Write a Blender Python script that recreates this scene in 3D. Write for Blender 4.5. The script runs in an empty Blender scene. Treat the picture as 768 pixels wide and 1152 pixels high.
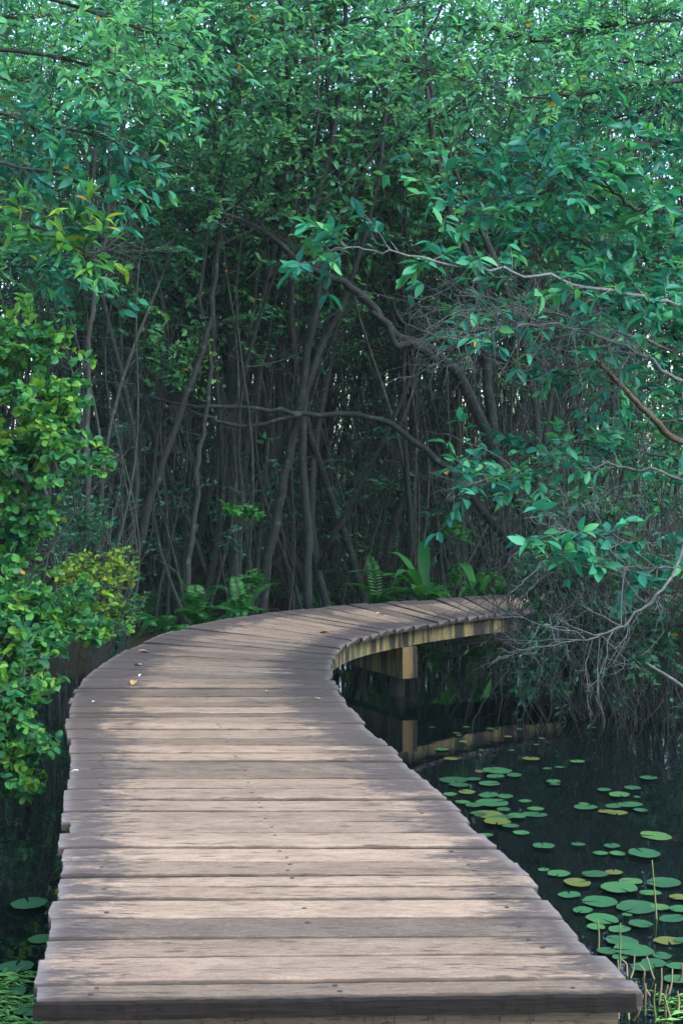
import bpy, math, random
import numpy as np

# ------------------------------------------------------------------ set-up
K = 1.45                                            # how far the long lens compresses depth against a normal one
F, CX, HY, EYE = 1150.0 * K, 384.0, 514.0, 1.62      # focal length and horizon of the photograph (px), eye height above the deck
WATER = -0.70
scene = bpy.context.scene
COL = scene.collection
R = np.random.default_rng(11)
random.seed(5)
U = lambda a, b: float(R.uniform(a, b))

def P(px, py, Y):
    """a pixel of the photograph at the nominal distance Y (times K metres) -> a point in the place"""
    Y = Y * K
    return np.array([(px - CX) * Y / F, Y, EYE - (py - HY) * Y / F])

def on_water(px, py):
    Y = (EYE - WATER) * F / (py - HY)
    return np.array([(px - CX) * Y / F, Y, WATER])

def nrm(v):
    return v / max(1e-9, np.linalg.norm(v))

# ------------------------------------------------------------------ mesh builder
class MB:
    def __init__(self):
        self.v, self.f4, self.f3, self.m4, self.m3, self.a = [], [], [], [], [], []
        self.n = 0
    def add(self, verts, quads=None, tris=None, mat=0, var=0.5):
        verts = np.asarray(verts, dtype=np.float64).reshape(-1, 3)
        k = len(verts)
        self.v.append(verts)
        self.a.append(np.full(k, var) if np.isscalar(var) else np.asarray(var, dtype=np.float64))
        if quads is not None and len(quads):
            q = np.asarray(quads, dtype=np.int64) + self.n
            self.f4.append(q); self.m4.append(np.full(len(q), mat))
        if tris is not None and len(tris):
            t = np.asarray(tris, dtype=np.int64) + self.n
            self.f3.append(t); self.m3.append(np.full(len(t), mat))
        self.n += k
    def mesh(self, name, smooth=True, extra=None):
        V = np.concatenate(self.v); A = np.concatenate(self.a)
        q = np.concatenate(self.f4) if self.f4 else np.zeros((0, 4), int)
        t = np.concatenate(self.f3) if self.f3 else np.zeros((0, 3), int)
        mi = np.concatenate(([*self.m4] if self.m4 else []) + ([*self.m3] if self.m3 else []))
        me = bpy.data.meshes.new(name)
        me.vertices.add(len(V)); me.vertices.foreach_set('co', V.ravel())
        loops = np.concatenate([q.ravel(), t.ravel()])
        me.loops.add(len(loops)); me.loops.foreach_set('vertex_index', loops.astype(np.int32))
        ls = np.concatenate([np.arange(len(q)) * 4, len(q) * 4 + np.arange(len(t)) * 3]).astype(np.int32)
        me.polygons.add(len(ls)); me.polygons.foreach_set('loop_start', ls)
        me.polygons.foreach_set('material_index', mi.astype(np.int32))
        me.polygons.foreach_set('use_smooth', np.full(len(ls), bool(smooth)))
        at = me.attributes.new('var', 'FLOAT', 'POINT'); at.data.foreach_set('value', A.astype(np.float32))
        for nm, (typ, arr) in (extra or {}).items():
            at = me.attributes.new(nm, typ, 'POINT')
            at.data.foreach_set('vector' if typ == 'FLOAT_VECTOR' else 'value', np.asarray(arr, dtype=np.float32).ravel())
        me.update(calc_edges=True)
        return me
    def build(self, name, mats, parent=None, smooth=True, extra=None):
        me = self.mesh(name, smooth, extra)
        for m in (mats if isinstance(mats, (list, tuple)) else [mats]):
            me.materials.append(m)
        o = bpy.data.objects.new(name, me)
        COL.objects.link(o)
        if parent is not None:
            o.parent = parent
        return o

def tag(o, label=None, cat=None, group=None, kind=None):
    if label: o['label'] = label
    if cat: o['category'] = cat
    if group: o['group'] = group
    if kind: o['kind'] = kind
    return o

def thing(name, label, cat, loc=(0, 0, 0), group=None):
    o = bpy.data.objects.new(name, None); COL.objects.link(o)
    o.location = loc; o.empty_display_size = 0.1
    return tag(o, label, cat, group)

def copy_tree(o, parent=None):
    c = o.copy(); COL.objects.link(c)
    if parent is not None:
        c.parent = parent
    for ch in list(o.children):
        copy_tree(ch, c)
    return c

def tube(mb, pts, rad, ns=6, mat=0, var=0.5, cap=True):
    pts = np.asarray(pts, float); n = len(pts)
    rad = np.broadcast_to(np.asarray(rad, float), (n,))
    t = np.gradient(pts, axis=0); t /= np.maximum(1e-9, np.linalg.norm(t, axis=1))[:, None]
    mt = np.abs(t.mean(0)); ref = np.zeros(3); ref[int(np.argmin(mt))] = 1
    b = np.cross(t, ref); b /= np.maximum(1e-9, np.linalg.norm(b, axis=1))[:, None]
    c = np.cross(t, b)
    an = np.arange(ns) * 2 * math.pi / ns
    ring = pts[:, None] + rad[:, None, None] * (np.cos(an)[None, :, None] * b[:, None] + np.sin(an)[None, :, None] * c[:, None])
    V = ring.reshape(-1, 3)
    i = np.arange(n - 1)[:, None] * ns; j = np.arange(ns)[None]; k = (j + 1) % ns
    Q = np.stack([i + j, i + k, i + ns + k, i + ns + j], -1).reshape(-1, 4)
    T = None
    if cap:
        V = np.concatenate([V, pts[-1:] + t[-1:] * rad[-1], pts[:1]])
        e = n * ns; jj = np.arange(ns); kk = (jj + 1) % ns
        T = np.concatenate([np.stack([(n - 1) * ns + jj, (n - 1) * ns + kk, np.full(ns, e)], -1), np.stack([kk, jj, np.full(ns, e + 1)], -1)])
    mb.add(V, Q, T, mat, var)

def box(mb, a, b, mat=0, var=0.5):
    (x0, y0, z0), (x1, y1, z1) = a, b
    V = [(x0, y0, z0), (x1, y0, z0), (x1, y1, z0), (x0, y1, z0), (x0, y0, z1), (x1, y0, z1), (x1, y1, z1), (x0, y1, z1)]
    mb.add(V, [(0, 3, 2, 1), (4, 5, 6, 7), (0, 1, 5, 4), (1, 2, 6, 5), (2, 3, 7, 6), (3, 0, 4, 7)], None, mat, var)

def catmull(pts, n):
    """a smooth curve of n points through pts"""
    p = np.asarray(pts, float); k = len(p)
    p = np.concatenate([[2 * p[0] - p[1]], p, [2 * p[-1] - p[-2]]])
    u = np.linspace(0, k - 1 - 1e-9, n); i = u.astype(int); f = (u - i)[:, None]
    a, b, c, d = p[i], p[i + 1], p[i + 2], p[i + 3]
    return 0.5 * (2 * b + (c - a) * f + (2 * a - 5 * b + 4 * c - d) * f ** 2 + (3 * b - a - 3 * c + d) * f ** 3)

# ------------------------------------------------------------------ leaves
def leaf_template(kind, ratio):
    if kind == 'far':
        h = ratio * 0.5
        V = np.array([(0, 0, 0), (-h, .45, .06), (0, 1, -.06), (h, .45, .06)], float)
        return V, None, np.array([(0, 2, 1), (0, 3, 2)])
    ts = np.array([0, .1, .3, .52, .75, .92, 1.0])
    if kind == 'round':
        ws = np.array([.06, .32, .80, 1.0, .98, .62, .05])
    elif kind == 'strap':
        ws = np.array([.30, .5, .8, 1.0, .9, .45, .03])
    else:
        ws = np.array([.05, .36, .86, 1.0, .74, .32, .02])
    h = ws * ratio * .5
    bend = -.22 * ts ** 2
    V = []
    for t, w, z in zip(ts, h, bend):
        V += [(-w, t, z + w * .42), (0, t, z), (w, t, z + w * .42)]
    Q = []
    for i in range(len(ts) - 1):
        a = i * 3
        Q += [(a, a + 1, a + 4, a + 3), (a + 1, a + 2, a + 5, a + 4)]
    return np.array(V, float), np.array(Q), None

class Leaves:
    """collects leaves (base point, direction, up, length, tone) and writes them in one go"""
    def __init__(self):
        self.p, self.d, self.u, self.s, self.a = [], [], [], [], []
    def put(self, p, d, u, s, a):
        self.p.append(p); self.d.append(d); self.u.append(u); self.s.append(s); self.a.append(a)
    def write(self, mb, kind='far', ratio=.45, mat=0):
        if not self.p: return
        p, d, u = np.array(self.p), np.array(self.d), np.array(self.u)
        s, a = np.array(self.s), np.array(self.a)
        d /= np.maximum(1e-9, np.linalg.norm(d, axis=1))[:, None]
        x = np.cross(d, u); x /= np.maximum(1e-6, np.linalg.norm(x, axis=1))[:, None]
        z = np.cross(x, d)
        V, Q, T = leaf_template(kind, ratio)
        n, k = len(p), len(V)
        wob = R.uniform(.82, 1.18, (n, 1))
        W = p[:, None] + s[:, None, None] * (wob[:, :, None] * V[None, :, 0:1] * x[:, None] + V[None, :, 1:2] * d[:, None] + V[None, :, 2:3] * z[:, None] * R.uniform(.3, 1.6, (n, 1, 1)))
        off = (np.arange(n) * k)[:, None, None]
        mb.add(W.reshape(-1, 3), (Q[None] + off).reshape(-1, 4) if Q is not None else None,
               (T[None] + off).reshape(-1, 3) if T is not None else None, mat, np.repeat(a, k))

def leafy_twig(wood, lv, pts, r, n, size, frm=.35, flat=.6, tone=(0, 1), ns=4, mat=0, droop=0.0, rosette=0):
    """a twig along pts with n leaves set alternately on its outer part"""
    pts = np.asarray(pts, float)
    tube(wood, pts, np.linspace(r, r * .35, len(pts)), ns, mat, U(0, 1), cap=False)
    m = len(pts) - 1
    base = U(*tone)
    for i in range(n):
        t = frm + (1 - frm) * (i + U(0, .9)) / n
        if rosette and i >= n - rosette: t = 1.0 - U(0, .04)
        t = min(t, 1.0)
        k = min(int(t * m), m - 1); f = t * m - k
        p = pts[k] * (1 - f) + pts[k + 1] * f
        ax = nrm(pts[k + 1] - pts[k])
        side = nrm(np.cross(ax, (0, 0, 1)) + 1e-6) * (1 if i % 2 else -1)
        rnd = R.normal(0, 1, 3)
        d = nrm(ax * U(.2, .9) + side * U(.4, 1.0) + rnd * .35 + np.array((0, 0, -droop + U(-.1, .25))))
        up = nrm(np.array((0, 0, 1.0)) * flat + R.normal(0, 1, 3) * (1 - flat) + 1e-6)
        lv.put(p, d, up, size * U(.6, 1.15), 1.2 if U(0, 1) < .0018 else min(.86, max(0, base + U(-.25, .25))))

def curve_to(a, b, n=5, sag=.15, rnd=.08):
    a, b = np.asarray(a, float), np.asarray(b, float)
    L = np.linalg.norm(b - a)
    t = np.linspace(0, 1, n)[:, None]
    c = (a + b) / 2 + R.normal(0, rnd, 3) * L + np.array((0, 0, sag * L))
    return (1 - t) ** 2 * a + 2 * t * (1 - t) * c + t ** 2 * b

def fill_crown(wood, lv, anchors, centre, rad, n, leaves, size, r=.006, flat=.6, tone=(0, 1), max_len=1.2, mat=0, droop=0.0, shell=.35, rosette=0, ns=3, sag=.12):
    """n leafy twigs ending inside an ellipsoid, each hung on the closest anchor of wood; clumps leave gaps between them"""
    anchors = np.asarray(anchors)
    k = max(3, n // 7)
    clump = R.normal(0, 1, (k, 3)); clump /= np.linalg.norm(clump, axis=1)[:, None]
    clump *= R.uniform(shell, 1, (k, 1))
    for i in range(n):
        c = clump[R.integers(k)] + R.normal(0, .20, 3)
        tgt = np.asarray(centre) + c * np.asarray(rad)
        dd = np.linalg.norm(anchors - tgt, axis=1) + R.uniform(0, .25, len(anchors))
        a = anchors[int(np.argmin(dd))]
        v = tgt - a; L = np.linalg.norm(v)
        if L > max_len: a = tgt - v / L * max_len * U(.6, 1)
        leafy_twig(wood, lv, curve_to(a, tgt, 5, sag), r, leaves, size, .3, flat, tone, ns, mat, droop, rosette)

def bare_twigs(wood, pts, n, length, r, mat=0, down=.0, level=1, spread=.9):
    pts = np.asarray(pts, float); m = len(pts) - 1
    for i in range(n):
        t = .15 + .85 * (i + U(0, 1)) / n
        k = min(int(t * m), m - 1); p = pts[k] + (pts[k + 1] - pts[k]) * (t * m - k)
        ax = nrm(pts[k + 1] - pts[k])
        L = length * U(.4, 1.1)
        d = nrm(ax * .8 + R.normal(0, 1, 3) * spread * .6 - np.array((0, 0, down)))
        q = [p]; dd = d
        for s in range(5):
            dd = nrm(dd + R.normal(0, .22, 3) - np.array((0, 0, down * .15)))
            q.append(q[-1] + dd * L / 5)
        tube(wood, q, np.linspace(r, r * .4, 6), 4, mat, U(0, 1), cap=False)
        if level > 0:
            bare_twigs(wood, q, 3, L * .55, r * .6, mat, down, level - 1, spread)

# ------------------------------------------------------------------ materials
def new_mat(name):
    m = bpy.data.materials.new(name); m.use_nodes = True
    nt = m.node_tree; nt.nodes.clear()
    out = nt.nodes.new('ShaderNodeOutputMaterial')
    return m, nt, out

def node(nt, typ, ins=None, **kw):
    n = nt.nodes.new(typ)
    for k, v in kw.items(): setattr(n, k, v)
    for k, v in (ins or {}).items():
        if isinstance(v, bpy.types.NodeSocket): nt.links.new(v, n.inputs[k])
        else: n.inputs[k].default_value = v
    return n

def ramp(nt, fac, stops, interp='LINEAR'):
    n = nt.nodes.new('ShaderNodeValToRGB'); nt.links.new(fac, n.inputs[0])
    cr = n.color_ramp; cr.interpolation = interp
    while len(cr.elements) < len(stops): cr.elements.new(.5)
    for e, (p, c) in zip(cr.elements, stops):
        e.position = p; e.color = (*c, 1) if len(c) == 3 else c
    return n.outputs[0]

def mixc(nt, fac, a, b, mode='MIX'):
    n = nt.nodes.new('ShaderNodeMix'); n.data_type = 'RGBA'; n.blend_type = mode; n.clamp_factor = True
    for s, v in ((n.inputs[0], fac), (n.inputs[6], a), (n.inputs[7], b)):
        if isinstance(v, bpy.types.NodeSocket): nt.links.new(v, s)
        else: s.default_value = v if not isinstance(v, tuple) or len(v) == 4 else (*v, 1)
    return n.outputs[2]

def math_(nt, op, a, b=0.0, c=0.0):
    n = nt.nodes.new('ShaderNodeMath'); n.operation = op
    for s, v in zip(n.inputs, (a, b, c)):
        if isinstance(v, bpy.types.NodeSocket): nt.links.new(v, s)
        else: s.default_value = v
    return n.outputs[0]

def leaf_mat(name, stops, rough=.42, transl=.3, spec=.5):
    m, nt, out = new_mat(name)
    at = node(nt, 'ShaderNodeAttribute', attribute_name='var').outputs['Fac']
    tc = node(nt, 'ShaderNodeTexCoord')
    nz = node(nt, 'ShaderNodeTexNoise', {'Vector': tc.outputs['Object'], 'Scale': 1.3, 'Detail': 2.0})
    f = math_(nt, 'ADD', at, math_(nt, 'MULTIPLY', math_(nt, 'SUBTRACT', nz.outputs['Fac'], .5), .25))
    nz2 = node(nt, 'ShaderNodeTexNoise', {'Vector': tc.outputs['Object'], 'Scale': 60.0, 'Detail': 3.0})
    c = ramp(nt, f, stops)
    c = mixc(nt, math_(nt, 'MULTIPLY', nz2.outputs['Fac'], .5), c, mixc(nt, 1.0, c, (.72, .70, .62, 1), 'MULTIPLY'))
    b = node(nt, 'ShaderNodeBsdfPrincipled', {'Base Color': c, 'Roughness': rough, 'Specular IOR Level': spec})
    tl = node(nt, 'ShaderNodeBsdfTranslucent', {'Color': mixc(nt, 1.0, c, (1.25, 1.2, .6, 1), 'MULTIPLY')})
    mx = node(nt, 'ShaderNodeMixShader', {0: transl, 1: b.outputs[0], 2: tl.outputs[0]})
    nt.links.new(mx.outputs[0], out.inputs[0])
    return m

def bark_mat(name, a, b, lichen=(.30, .33, .30), amt=.35, scale=7.0, rough=.9):
    m, nt, out = new_mat(name)
    tc = node(nt, 'ShaderNodeTexCoord')
    mp = node(nt, 'ShaderNodeMapping', {'Vector': tc.outputs['Object'], 'Scale': (1, 1, .22)})
    n1 = node(nt, 'ShaderNodeTexNoise', {'Vector': mp.outputs[0], 'Scale': scale * 5, 'Detail': 6.0, 'Roughness': .65})
    n2 = node(nt, 'ShaderNodeTexNoise', {'Vector': tc.outputs['Object'], 'Scale': scale * .55, 'Detail': 5.0, 'Roughness': .6})
    n3 = node(nt, 'ShaderNodeTexNoise', {'Vector': tc.outputs['Object'], 'Scale': scale * 1.6, 'Detail': 7.0, 'Roughness': .7})
    at = node(nt, 'ShaderNodeAttribute', attribute_name='var').outputs['Fac']
    oi = node(nt, 'ShaderNodeObjectInfo')
    c = ramp(nt, n1.outputs['Fac'], [(.28, b), (.62, a)])
    c = mixc(nt, math_(nt, 'MULTIPLY', n2.outputs['Fac'], .6), c, mixc(nt, 1.0, c, (.55, .55, .60, 1), 'MULTIPLY'))
    tone = math_(nt, 'ADD', .65, math_(nt, 'ADD', math_(nt, 'MULTIPLY', at, .35), math_(nt, 'MULTIPLY', oi.outputs['Random'], .45)))
    hsv = node(nt, 'ShaderNodeHueSaturation', {'Color': c, 'Value': tone})
    li = ramp(nt, n3.outputs['Fac'], [(.56, (0, 0, 0)), (.66, (1, 1, 1))])
    c2 = mixc(nt, math_(nt, 'MULTIPLY', li, amt), hsv.outputs[0], lichen)
    bp = node(nt, 'ShaderNodeBump', {'Height': n1.outputs['Fac'], 'Strength': .6, 'Distance': .02})
    bs = node(nt, 'ShaderNodeBsdfPrincipled', {'Base Color': c2, 'Roughness': rough, 'Specular IOR Level': .25, 'Normal': bp.outputs[0]})
    nt.links.new(bs.outputs[0], out.inputs[0])
    return m

M = {}
# greens, dark to bright; the last stops are the few yellowed leaves
M['leaf_deep'] = leaf_mat('swamp_leaf', [(0, (.014, .070, .048)), (.45, (.030, .135, .080)), (.85, (.065, .215, .085)), (.97, (.13, .27, .06)), (1, (.24, .14, .02))], .55, .46, .15)
M['leaf_teal'] = leaf_mat('large_waxy_leaf', [(0, (.010, .090, .076)), (.4, (.018, .160, .122)), (.8, (.036, .235, .128)), (.965, (.10, .28, .07)), (1, (.40, .24, .03))], .48, .42, .22)
M['leaf_lime'] = leaf_mat('round_bush_leaf', [(0, (.009, .060, .036)), (.4, (.022, .130, .052)), (.75, (.056, .220, .050)), (.9, (.150, .300, .038)), (1, (.38, .18, .05))], .5, .46, .2)
M['leaf_olive'] = leaf_mat('small_olive_leaf', [(0, (.030, .10, .028)), (.5, (.070, .18, .035)), (.9, (.16, .25, .040)), (1, (.32, .24, .04))], .5, .36, .15)
M['leaf_canopy_lit'] = leaf_mat('lit_tint_canopy_leaf', [(0, (.024, .135, .098)), (.45, (.060, .260, .170)), (.85, (.125, .390, .185)), (.97, (.22, .42, .12)), (1, (.26, .18, .04))], .55, .58, .15)  # leaf colour lightened to paint in the hazy brightness of the treetops
M['leaf_fern'] = leaf_mat('fern_frond', [(0, (.006, .055, .020)), (.5, (.015, .115, .030)), (1, (.045, .18, .035))], .5, .40, .2)
M['bark_dark'] = bark_mat('dark_wet_bark', (.011, .016, .016), (.004, .006, .006), (.055, .085, .085), .4)
M['bark_mid'] = bark_mat('grey_brown_bark', (.024, .031, .029), (.007, .010, .010), (.085, .125, .12), .4)
M['bark_twig'] = bark_mat('grey_hanging_twig', (.022, .031, .033), (.010, .014, .015), (.060, .080, .083), .3, 12)
M['bark_pale'] = bark_mat('pale_dead_twig', (.075, .092, .094), (.035, .043, .045), (.16, .20, .205), .4, 12)
M['bark_warm'] = bark_mat('tan_branch_bark', (.085, .070, .052), (.034, .030, .024), (.14, .15, .14), .3, 9)

def wood_deck_mat():
    m, nt, out = new_mat('weathered_plank')
    cv = node(nt, 'ShaderNodeAttribute', attribute_name='board').outputs['Vector']
    rnd = node(nt, 'ShaderNodeAttribute', attribute_name='var').outputs['Fac']
    edge = node(nt, 'ShaderNodeAttribute', attribute_name='endgap').outputs['Fac']
    joint = node(nt, 'ShaderNodeAttribute', attribute_name='jointgap').outputs['Fac']
    geo = node(nt, 'ShaderNodeTexCoord').outputs['Object']
    wob = node(nt, 'ShaderNodeTexNoise', {'Vector': cv, 'Scale': 2.2, 'Detail': 3.0})
    cvw = node(nt, 'ShaderNodeVectorMath', {0: cv, 1: node(nt, 'ShaderNodeVectorMath', {0: wob.outputs['Color'], 1: (0, .07, 0)}, operation='MULTIPLY').outputs[0]}, operation='ADD').outputs[0]
    tex = lambda sx, sy, det=5.0, ro=.62, v=cvw: node(nt, 'ShaderNodeTexNoise', {'Vector': node(nt, 'ShaderNodeMapping', {'Vector': v, 'Scale': (sx, sy, 1)}).outputs[0], 'Scale': 1.0, 'Detail': det, 'Roughness': ro}).outputs['Fac']
    mulc = lambda f, a, k: mixc(nt, f, a, mixc(nt, 1.0, a, (*k, 1), 'MULTIPLY'))
    M_ = lambda op, a, b=0.0: math_(nt, op, a, b)
    g1, g2, g3 = tex(13, 62), tex(3.2, 9, 5.0), tex(34, 120, 4.0, .7)
    fine = node(nt, 'ShaderNodeTexNoise', {'Vector': geo, 'Scale': 95.0, 'Detail': 4.0, 'Roughness': .7}).outputs['Fac']
    blot = node(nt, 'ShaderNodeTexNoise', {'Vector': geo, 'Scale': 2.6, 'Detail': 7.0, 'Roughness': .65}).outputs['Fac']
    blot2 = node(nt, 'ShaderNodeTexNoise', {'Vector': node(nt, 'ShaderNodeMapping', {'Vector': geo, 'Scale': (1.0, 2.2, 1), 'Location': (4, 9, 0)}).outputs[0], 'Scale': 3.4, 'Detail': 6.0, 'Roughness': .7}).outputs['Fac']
    base = ramp(nt, rnd, [(0, (.096, .078, .062)), (.15, (.176, .139, .106)), (.45, (.234, .183, .140)), (.7, (.268, .210, .158)), (.86, (.186, .149, .116)), (1, (.104, .086, .070))])
    c = mulc(ramp(nt, g2, [(.36, (.75, .75, .75)), (.66, (0, 0, 0))]), base, (.66, .63, .62))
    c = mulc(ramp(nt, g1, [(.36, (.8, .8, .8)), (.50, (0, 0, 0))]), c, (.62, .58, .56))
    c = mixc(nt, M_('MULTIPLY', ramp(nt, g3, [(.56, (0, 0, 0)), (.72, (1, 1, 1))]), .30), c, (.40, .35, .30, 1))
    c = mulc(ramp(nt, fine, [(.40, (.55, .55, .55)), (.60, (0, 0, 0))]), c, (.70, .68, .68))
    # weathered patches that run over several planks
    c = mulc(ramp(nt, blot2, [(.50, (0, 0, 0)), (.72, (.6, .6, .6))]), c, (.66, .63, .61))
    # splits along the grain
    cr = tex(1.3, 21, 3.0, .5)
    split = ramp(nt, M_('ABSOLUTE', M_('SUBTRACT', cr, .35)), [(0, (1, 1, 1)), (.010, (0, 0, 0))])
    c = mixc(nt, M_('MULTIPLY', split, .85), c, (.022, .018, .016, 1))
    # knots
    kn = node(nt, 'ShaderNodeTexVoronoi', {'Vector': node(nt, 'ShaderNodeMapping', {'Vector': cv, 'Scale': (1.5, 6, 1)}).outputs[0], 'Scale': 1.0, 'Randomness': 1.0}, voronoi_dimensions='2D')
    kk = ramp(nt, M_('ADD', kn.outputs['Distance'], M_('MULTIPLY', fine, .05)), [(.05, (1, 1, 1)), (.10, (0, 0, 0))])
    c = mixc(nt, M_('MULTIPLY', kk, .8), c, (.045, .032, .025, 1))
    # algae and damp stain creeping in from the plank ends, uneven; more on the planks that stay damp under the trees
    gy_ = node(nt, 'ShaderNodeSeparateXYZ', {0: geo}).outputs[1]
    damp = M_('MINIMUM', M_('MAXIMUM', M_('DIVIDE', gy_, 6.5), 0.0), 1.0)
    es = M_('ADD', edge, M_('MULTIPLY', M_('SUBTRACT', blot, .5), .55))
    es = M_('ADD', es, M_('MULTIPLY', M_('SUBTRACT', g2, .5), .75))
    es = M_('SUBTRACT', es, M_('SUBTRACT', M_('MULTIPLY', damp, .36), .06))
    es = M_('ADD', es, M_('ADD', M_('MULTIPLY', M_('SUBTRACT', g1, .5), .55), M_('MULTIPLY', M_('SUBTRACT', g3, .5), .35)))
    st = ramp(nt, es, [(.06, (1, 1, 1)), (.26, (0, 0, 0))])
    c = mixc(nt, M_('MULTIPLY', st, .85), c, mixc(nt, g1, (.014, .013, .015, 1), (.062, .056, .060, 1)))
    # silvered, frayed end grain
    fr = ramp(nt, M_('ADD', edge, M_('MULTIPLY', g1, .16)), [(.07, (1, 1, 1)), (.13, (0, 0, 0))])
    c = mixc(nt, M_('MULTIPLY', M_('MULTIPLY', fr, g3), .5), c, (.30, .29, .30, 1))
    # dirt packed in the joints
    jd = ramp(nt, M_('ADD', joint, M_('MULTIPLY', M_('SUBTRACT', g2, .5), .022)), [(.002, (1, 1, 1)), (.013, (0, 0, 0))])
    c = mixc(nt, M_('MULTIPLY', jd, .88), c, (.020, .017, .015, 1))
    h = M_('SUBTRACT', M_('ADD', M_('MULTIPLY', g1, .6), M_('MULTIPLY', g3, .4)), M_('ADD', M_('MULTIPLY', split, .9), M_('MULTIPLY', kk, .3)))
    bp = node(nt, 'ShaderNodeBump', {'Height': h, 'Strength': .7, 'Distance': .007})
    b = node(nt, 'ShaderNodeBsdfPrincipled', {'Base Color': c, 'Roughness': .8, 'Specular IOR Level': .25, 'Normal': bp.outputs[0]})
    nt.links.new(b.outputs[0], out.inputs[0])
    return m
M['deck'] = wood_deck_mat()

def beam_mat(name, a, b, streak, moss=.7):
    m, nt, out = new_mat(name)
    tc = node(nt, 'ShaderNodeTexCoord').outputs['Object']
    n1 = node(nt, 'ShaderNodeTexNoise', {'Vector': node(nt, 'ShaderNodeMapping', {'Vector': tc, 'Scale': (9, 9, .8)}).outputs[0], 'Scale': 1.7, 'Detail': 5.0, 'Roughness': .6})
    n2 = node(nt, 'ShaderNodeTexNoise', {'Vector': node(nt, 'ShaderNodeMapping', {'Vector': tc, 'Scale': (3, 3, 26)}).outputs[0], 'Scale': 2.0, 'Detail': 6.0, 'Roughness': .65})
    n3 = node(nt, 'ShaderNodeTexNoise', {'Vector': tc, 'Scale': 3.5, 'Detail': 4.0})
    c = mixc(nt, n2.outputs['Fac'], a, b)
    c = mixc(nt, ramp(nt, n1.outputs['Fac'], [(.42, (0, 0, 0)), (.53, (1, 1, 1))]), c, streak)          # drip stains down the face; on the stringers they also paint in sun streaks
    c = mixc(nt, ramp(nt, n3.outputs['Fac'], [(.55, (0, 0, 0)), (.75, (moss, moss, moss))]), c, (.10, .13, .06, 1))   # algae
    bp = node(nt, 'ShaderNodeBump', {'Height': n2.outputs['Fac'], 'Strength': .4, 'Distance': .01})
    bs = node(nt, 'ShaderNodeBsdfPrincipled', {'Base Color': c, 'Roughness': .8, 'Normal': bp.outputs[0]})
    nt.links.new(bs.outputs[0], out.inputs[0])
    return m
M['beam'] = beam_mat('stained_sun_streaked_wood', (.23, .19, .085), (.10, .088, .042), (.012, .013, .012, 1))  # warm tan against dark streaks: sun through the board gaps, painted into the wood
M['post'] = beam_mat('pier_beam_wood', (.22, .155, .065), (.11, .08, .04), (.02, .018, .015, 1))

M['black_wood'] = beam_mat('blackened_edge_board', (.022, .020, .020), (.010, .009, .009), (.005, .005, .005, 1), .0)
def edge_mat(name, a, b, c_):
    m, nt, out = new_mat(name)
    tc = node(nt, 'ShaderNodeTexCoord').outputs['Object']
    t = lambda sx, sz, d=6.0: node(nt, 'ShaderNodeTexNoise', {'Vector': node(nt, 'ShaderNodeMapping', {'Vector': tc, 'Scale': (sx, 3, sz)}).outputs[0], 'Scale': 1.0, 'Detail': d, 'Roughness': .68}).outputs['Fac']
    n1, n2, n3 = t(5, 120), t(22, 60), t(60, 9, 3.0)
    c = mixc(nt, ramp(nt, n1, [(.35, (0, 0, 0)), (.65, (1, 1, 1))]), b, a)
    c = mixc(nt, ramp(nt, n2, [(.55, (0, 0, 0)), (.66, (1, 1, 1))]), c, c_)
    c = mixc(nt, ramp(nt, n3, [(.60, (0, 0, 0)), (.68, (.8, .8, .8))]), c, c_)
    bp = node(nt, 'ShaderNodeBump', {'Height': n1, 'Strength': .7, 'Distance': .006})
    bs = node(nt, 'ShaderNodeBsdfPrincipled', {'Base Color': c, 'Roughness': .85, 'Specular IOR Level': .15, 'Normal': bp.outputs[0]})
    nt.links.new(bs.outputs[0], out.inputs[0])
    return m
M['black_edge'] = edge_mat('blackened_plank_edge', (.012, .010, .010, 1), (.004, .004, .004, 1), (.003, .003, .003, 1))
M['end_wood'] = edge_mat('end_beam_timber', (.135, .108, .080, 1), (.075, .060, .046, 1), (.022, .018, .015, 1))

def water_mat():
    m, nt, out = new_mat('black_swamp_water')
    tc = node(nt, 'ShaderNodeTexCoord').outputs['Object']
    n1 = node(nt, 'ShaderNodeTexNoise', {'Vector': tc, 'Scale': 2.3, 'Detail': 3.0})
    n2 = node(nt, 'ShaderNodeTexNoise', {'Vector': tc, 'Scale': 9.0, 'Detail': 2.0})
    h = math_(nt, 'ADD', n1.outputs['Fac'], math_(nt, 'MULTIPLY', n2.outputs['Fac'], .25))
    bp = node(nt, 'ShaderNodeBump', {'Height': h, 'Strength': .05, 'Distance': .03})
    b = node(nt, 'ShaderNodeBsdfPrincipled', {'Base Color': (.002, .004, .005, 1), 'Roughness': .012, 'IOR': 1.33, 'Normal': bp.outputs[0]})
    nt.links.new(b.outputs[0], out.inputs[0])
    return m
M['water'] = water_mat()

def ground_mat():
    m, nt, out = new_mat('swamp_floor')
    tc = node(nt, 'ShaderNodeTexCoord').outputs['Object']
    n1 = node(nt, 'ShaderNodeTexNoise', {'Vector': tc, 'Scale': 1.2, 'Detail': 8.0, 'Roughness': .7})
    n2 = node(nt, 'ShaderNodeTexVoronoi', {'Vector': tc, 'Scale': 16.0})
    c = ramp(nt, n1.outputs['Fac'], [(.3, (.005, .006, .004)), (.6, (.013, .012, .008)), (.8, (.012, .026, .010))])
    c = mixc(nt, math_(nt, 'MULTIPLY', n2.outputs['Distance'], .6), c, (.018, .016, .010, 1))
    bp = node(nt, 'ShaderNodeBump', {'Height': n1.outputs['Fac'], 'Strength': .8, 'Distance': .1})
    b = node(nt, 'ShaderNodeBsdfPrincipled', {'Base Color': c, 'Roughness': .95, 'Specular IOR Level': .08, 'Normal': bp.outputs[0]})
    nt.links.new(b.outputs[0], out.inputs[0])
    return m
M['ground'] = ground_mat()

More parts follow.
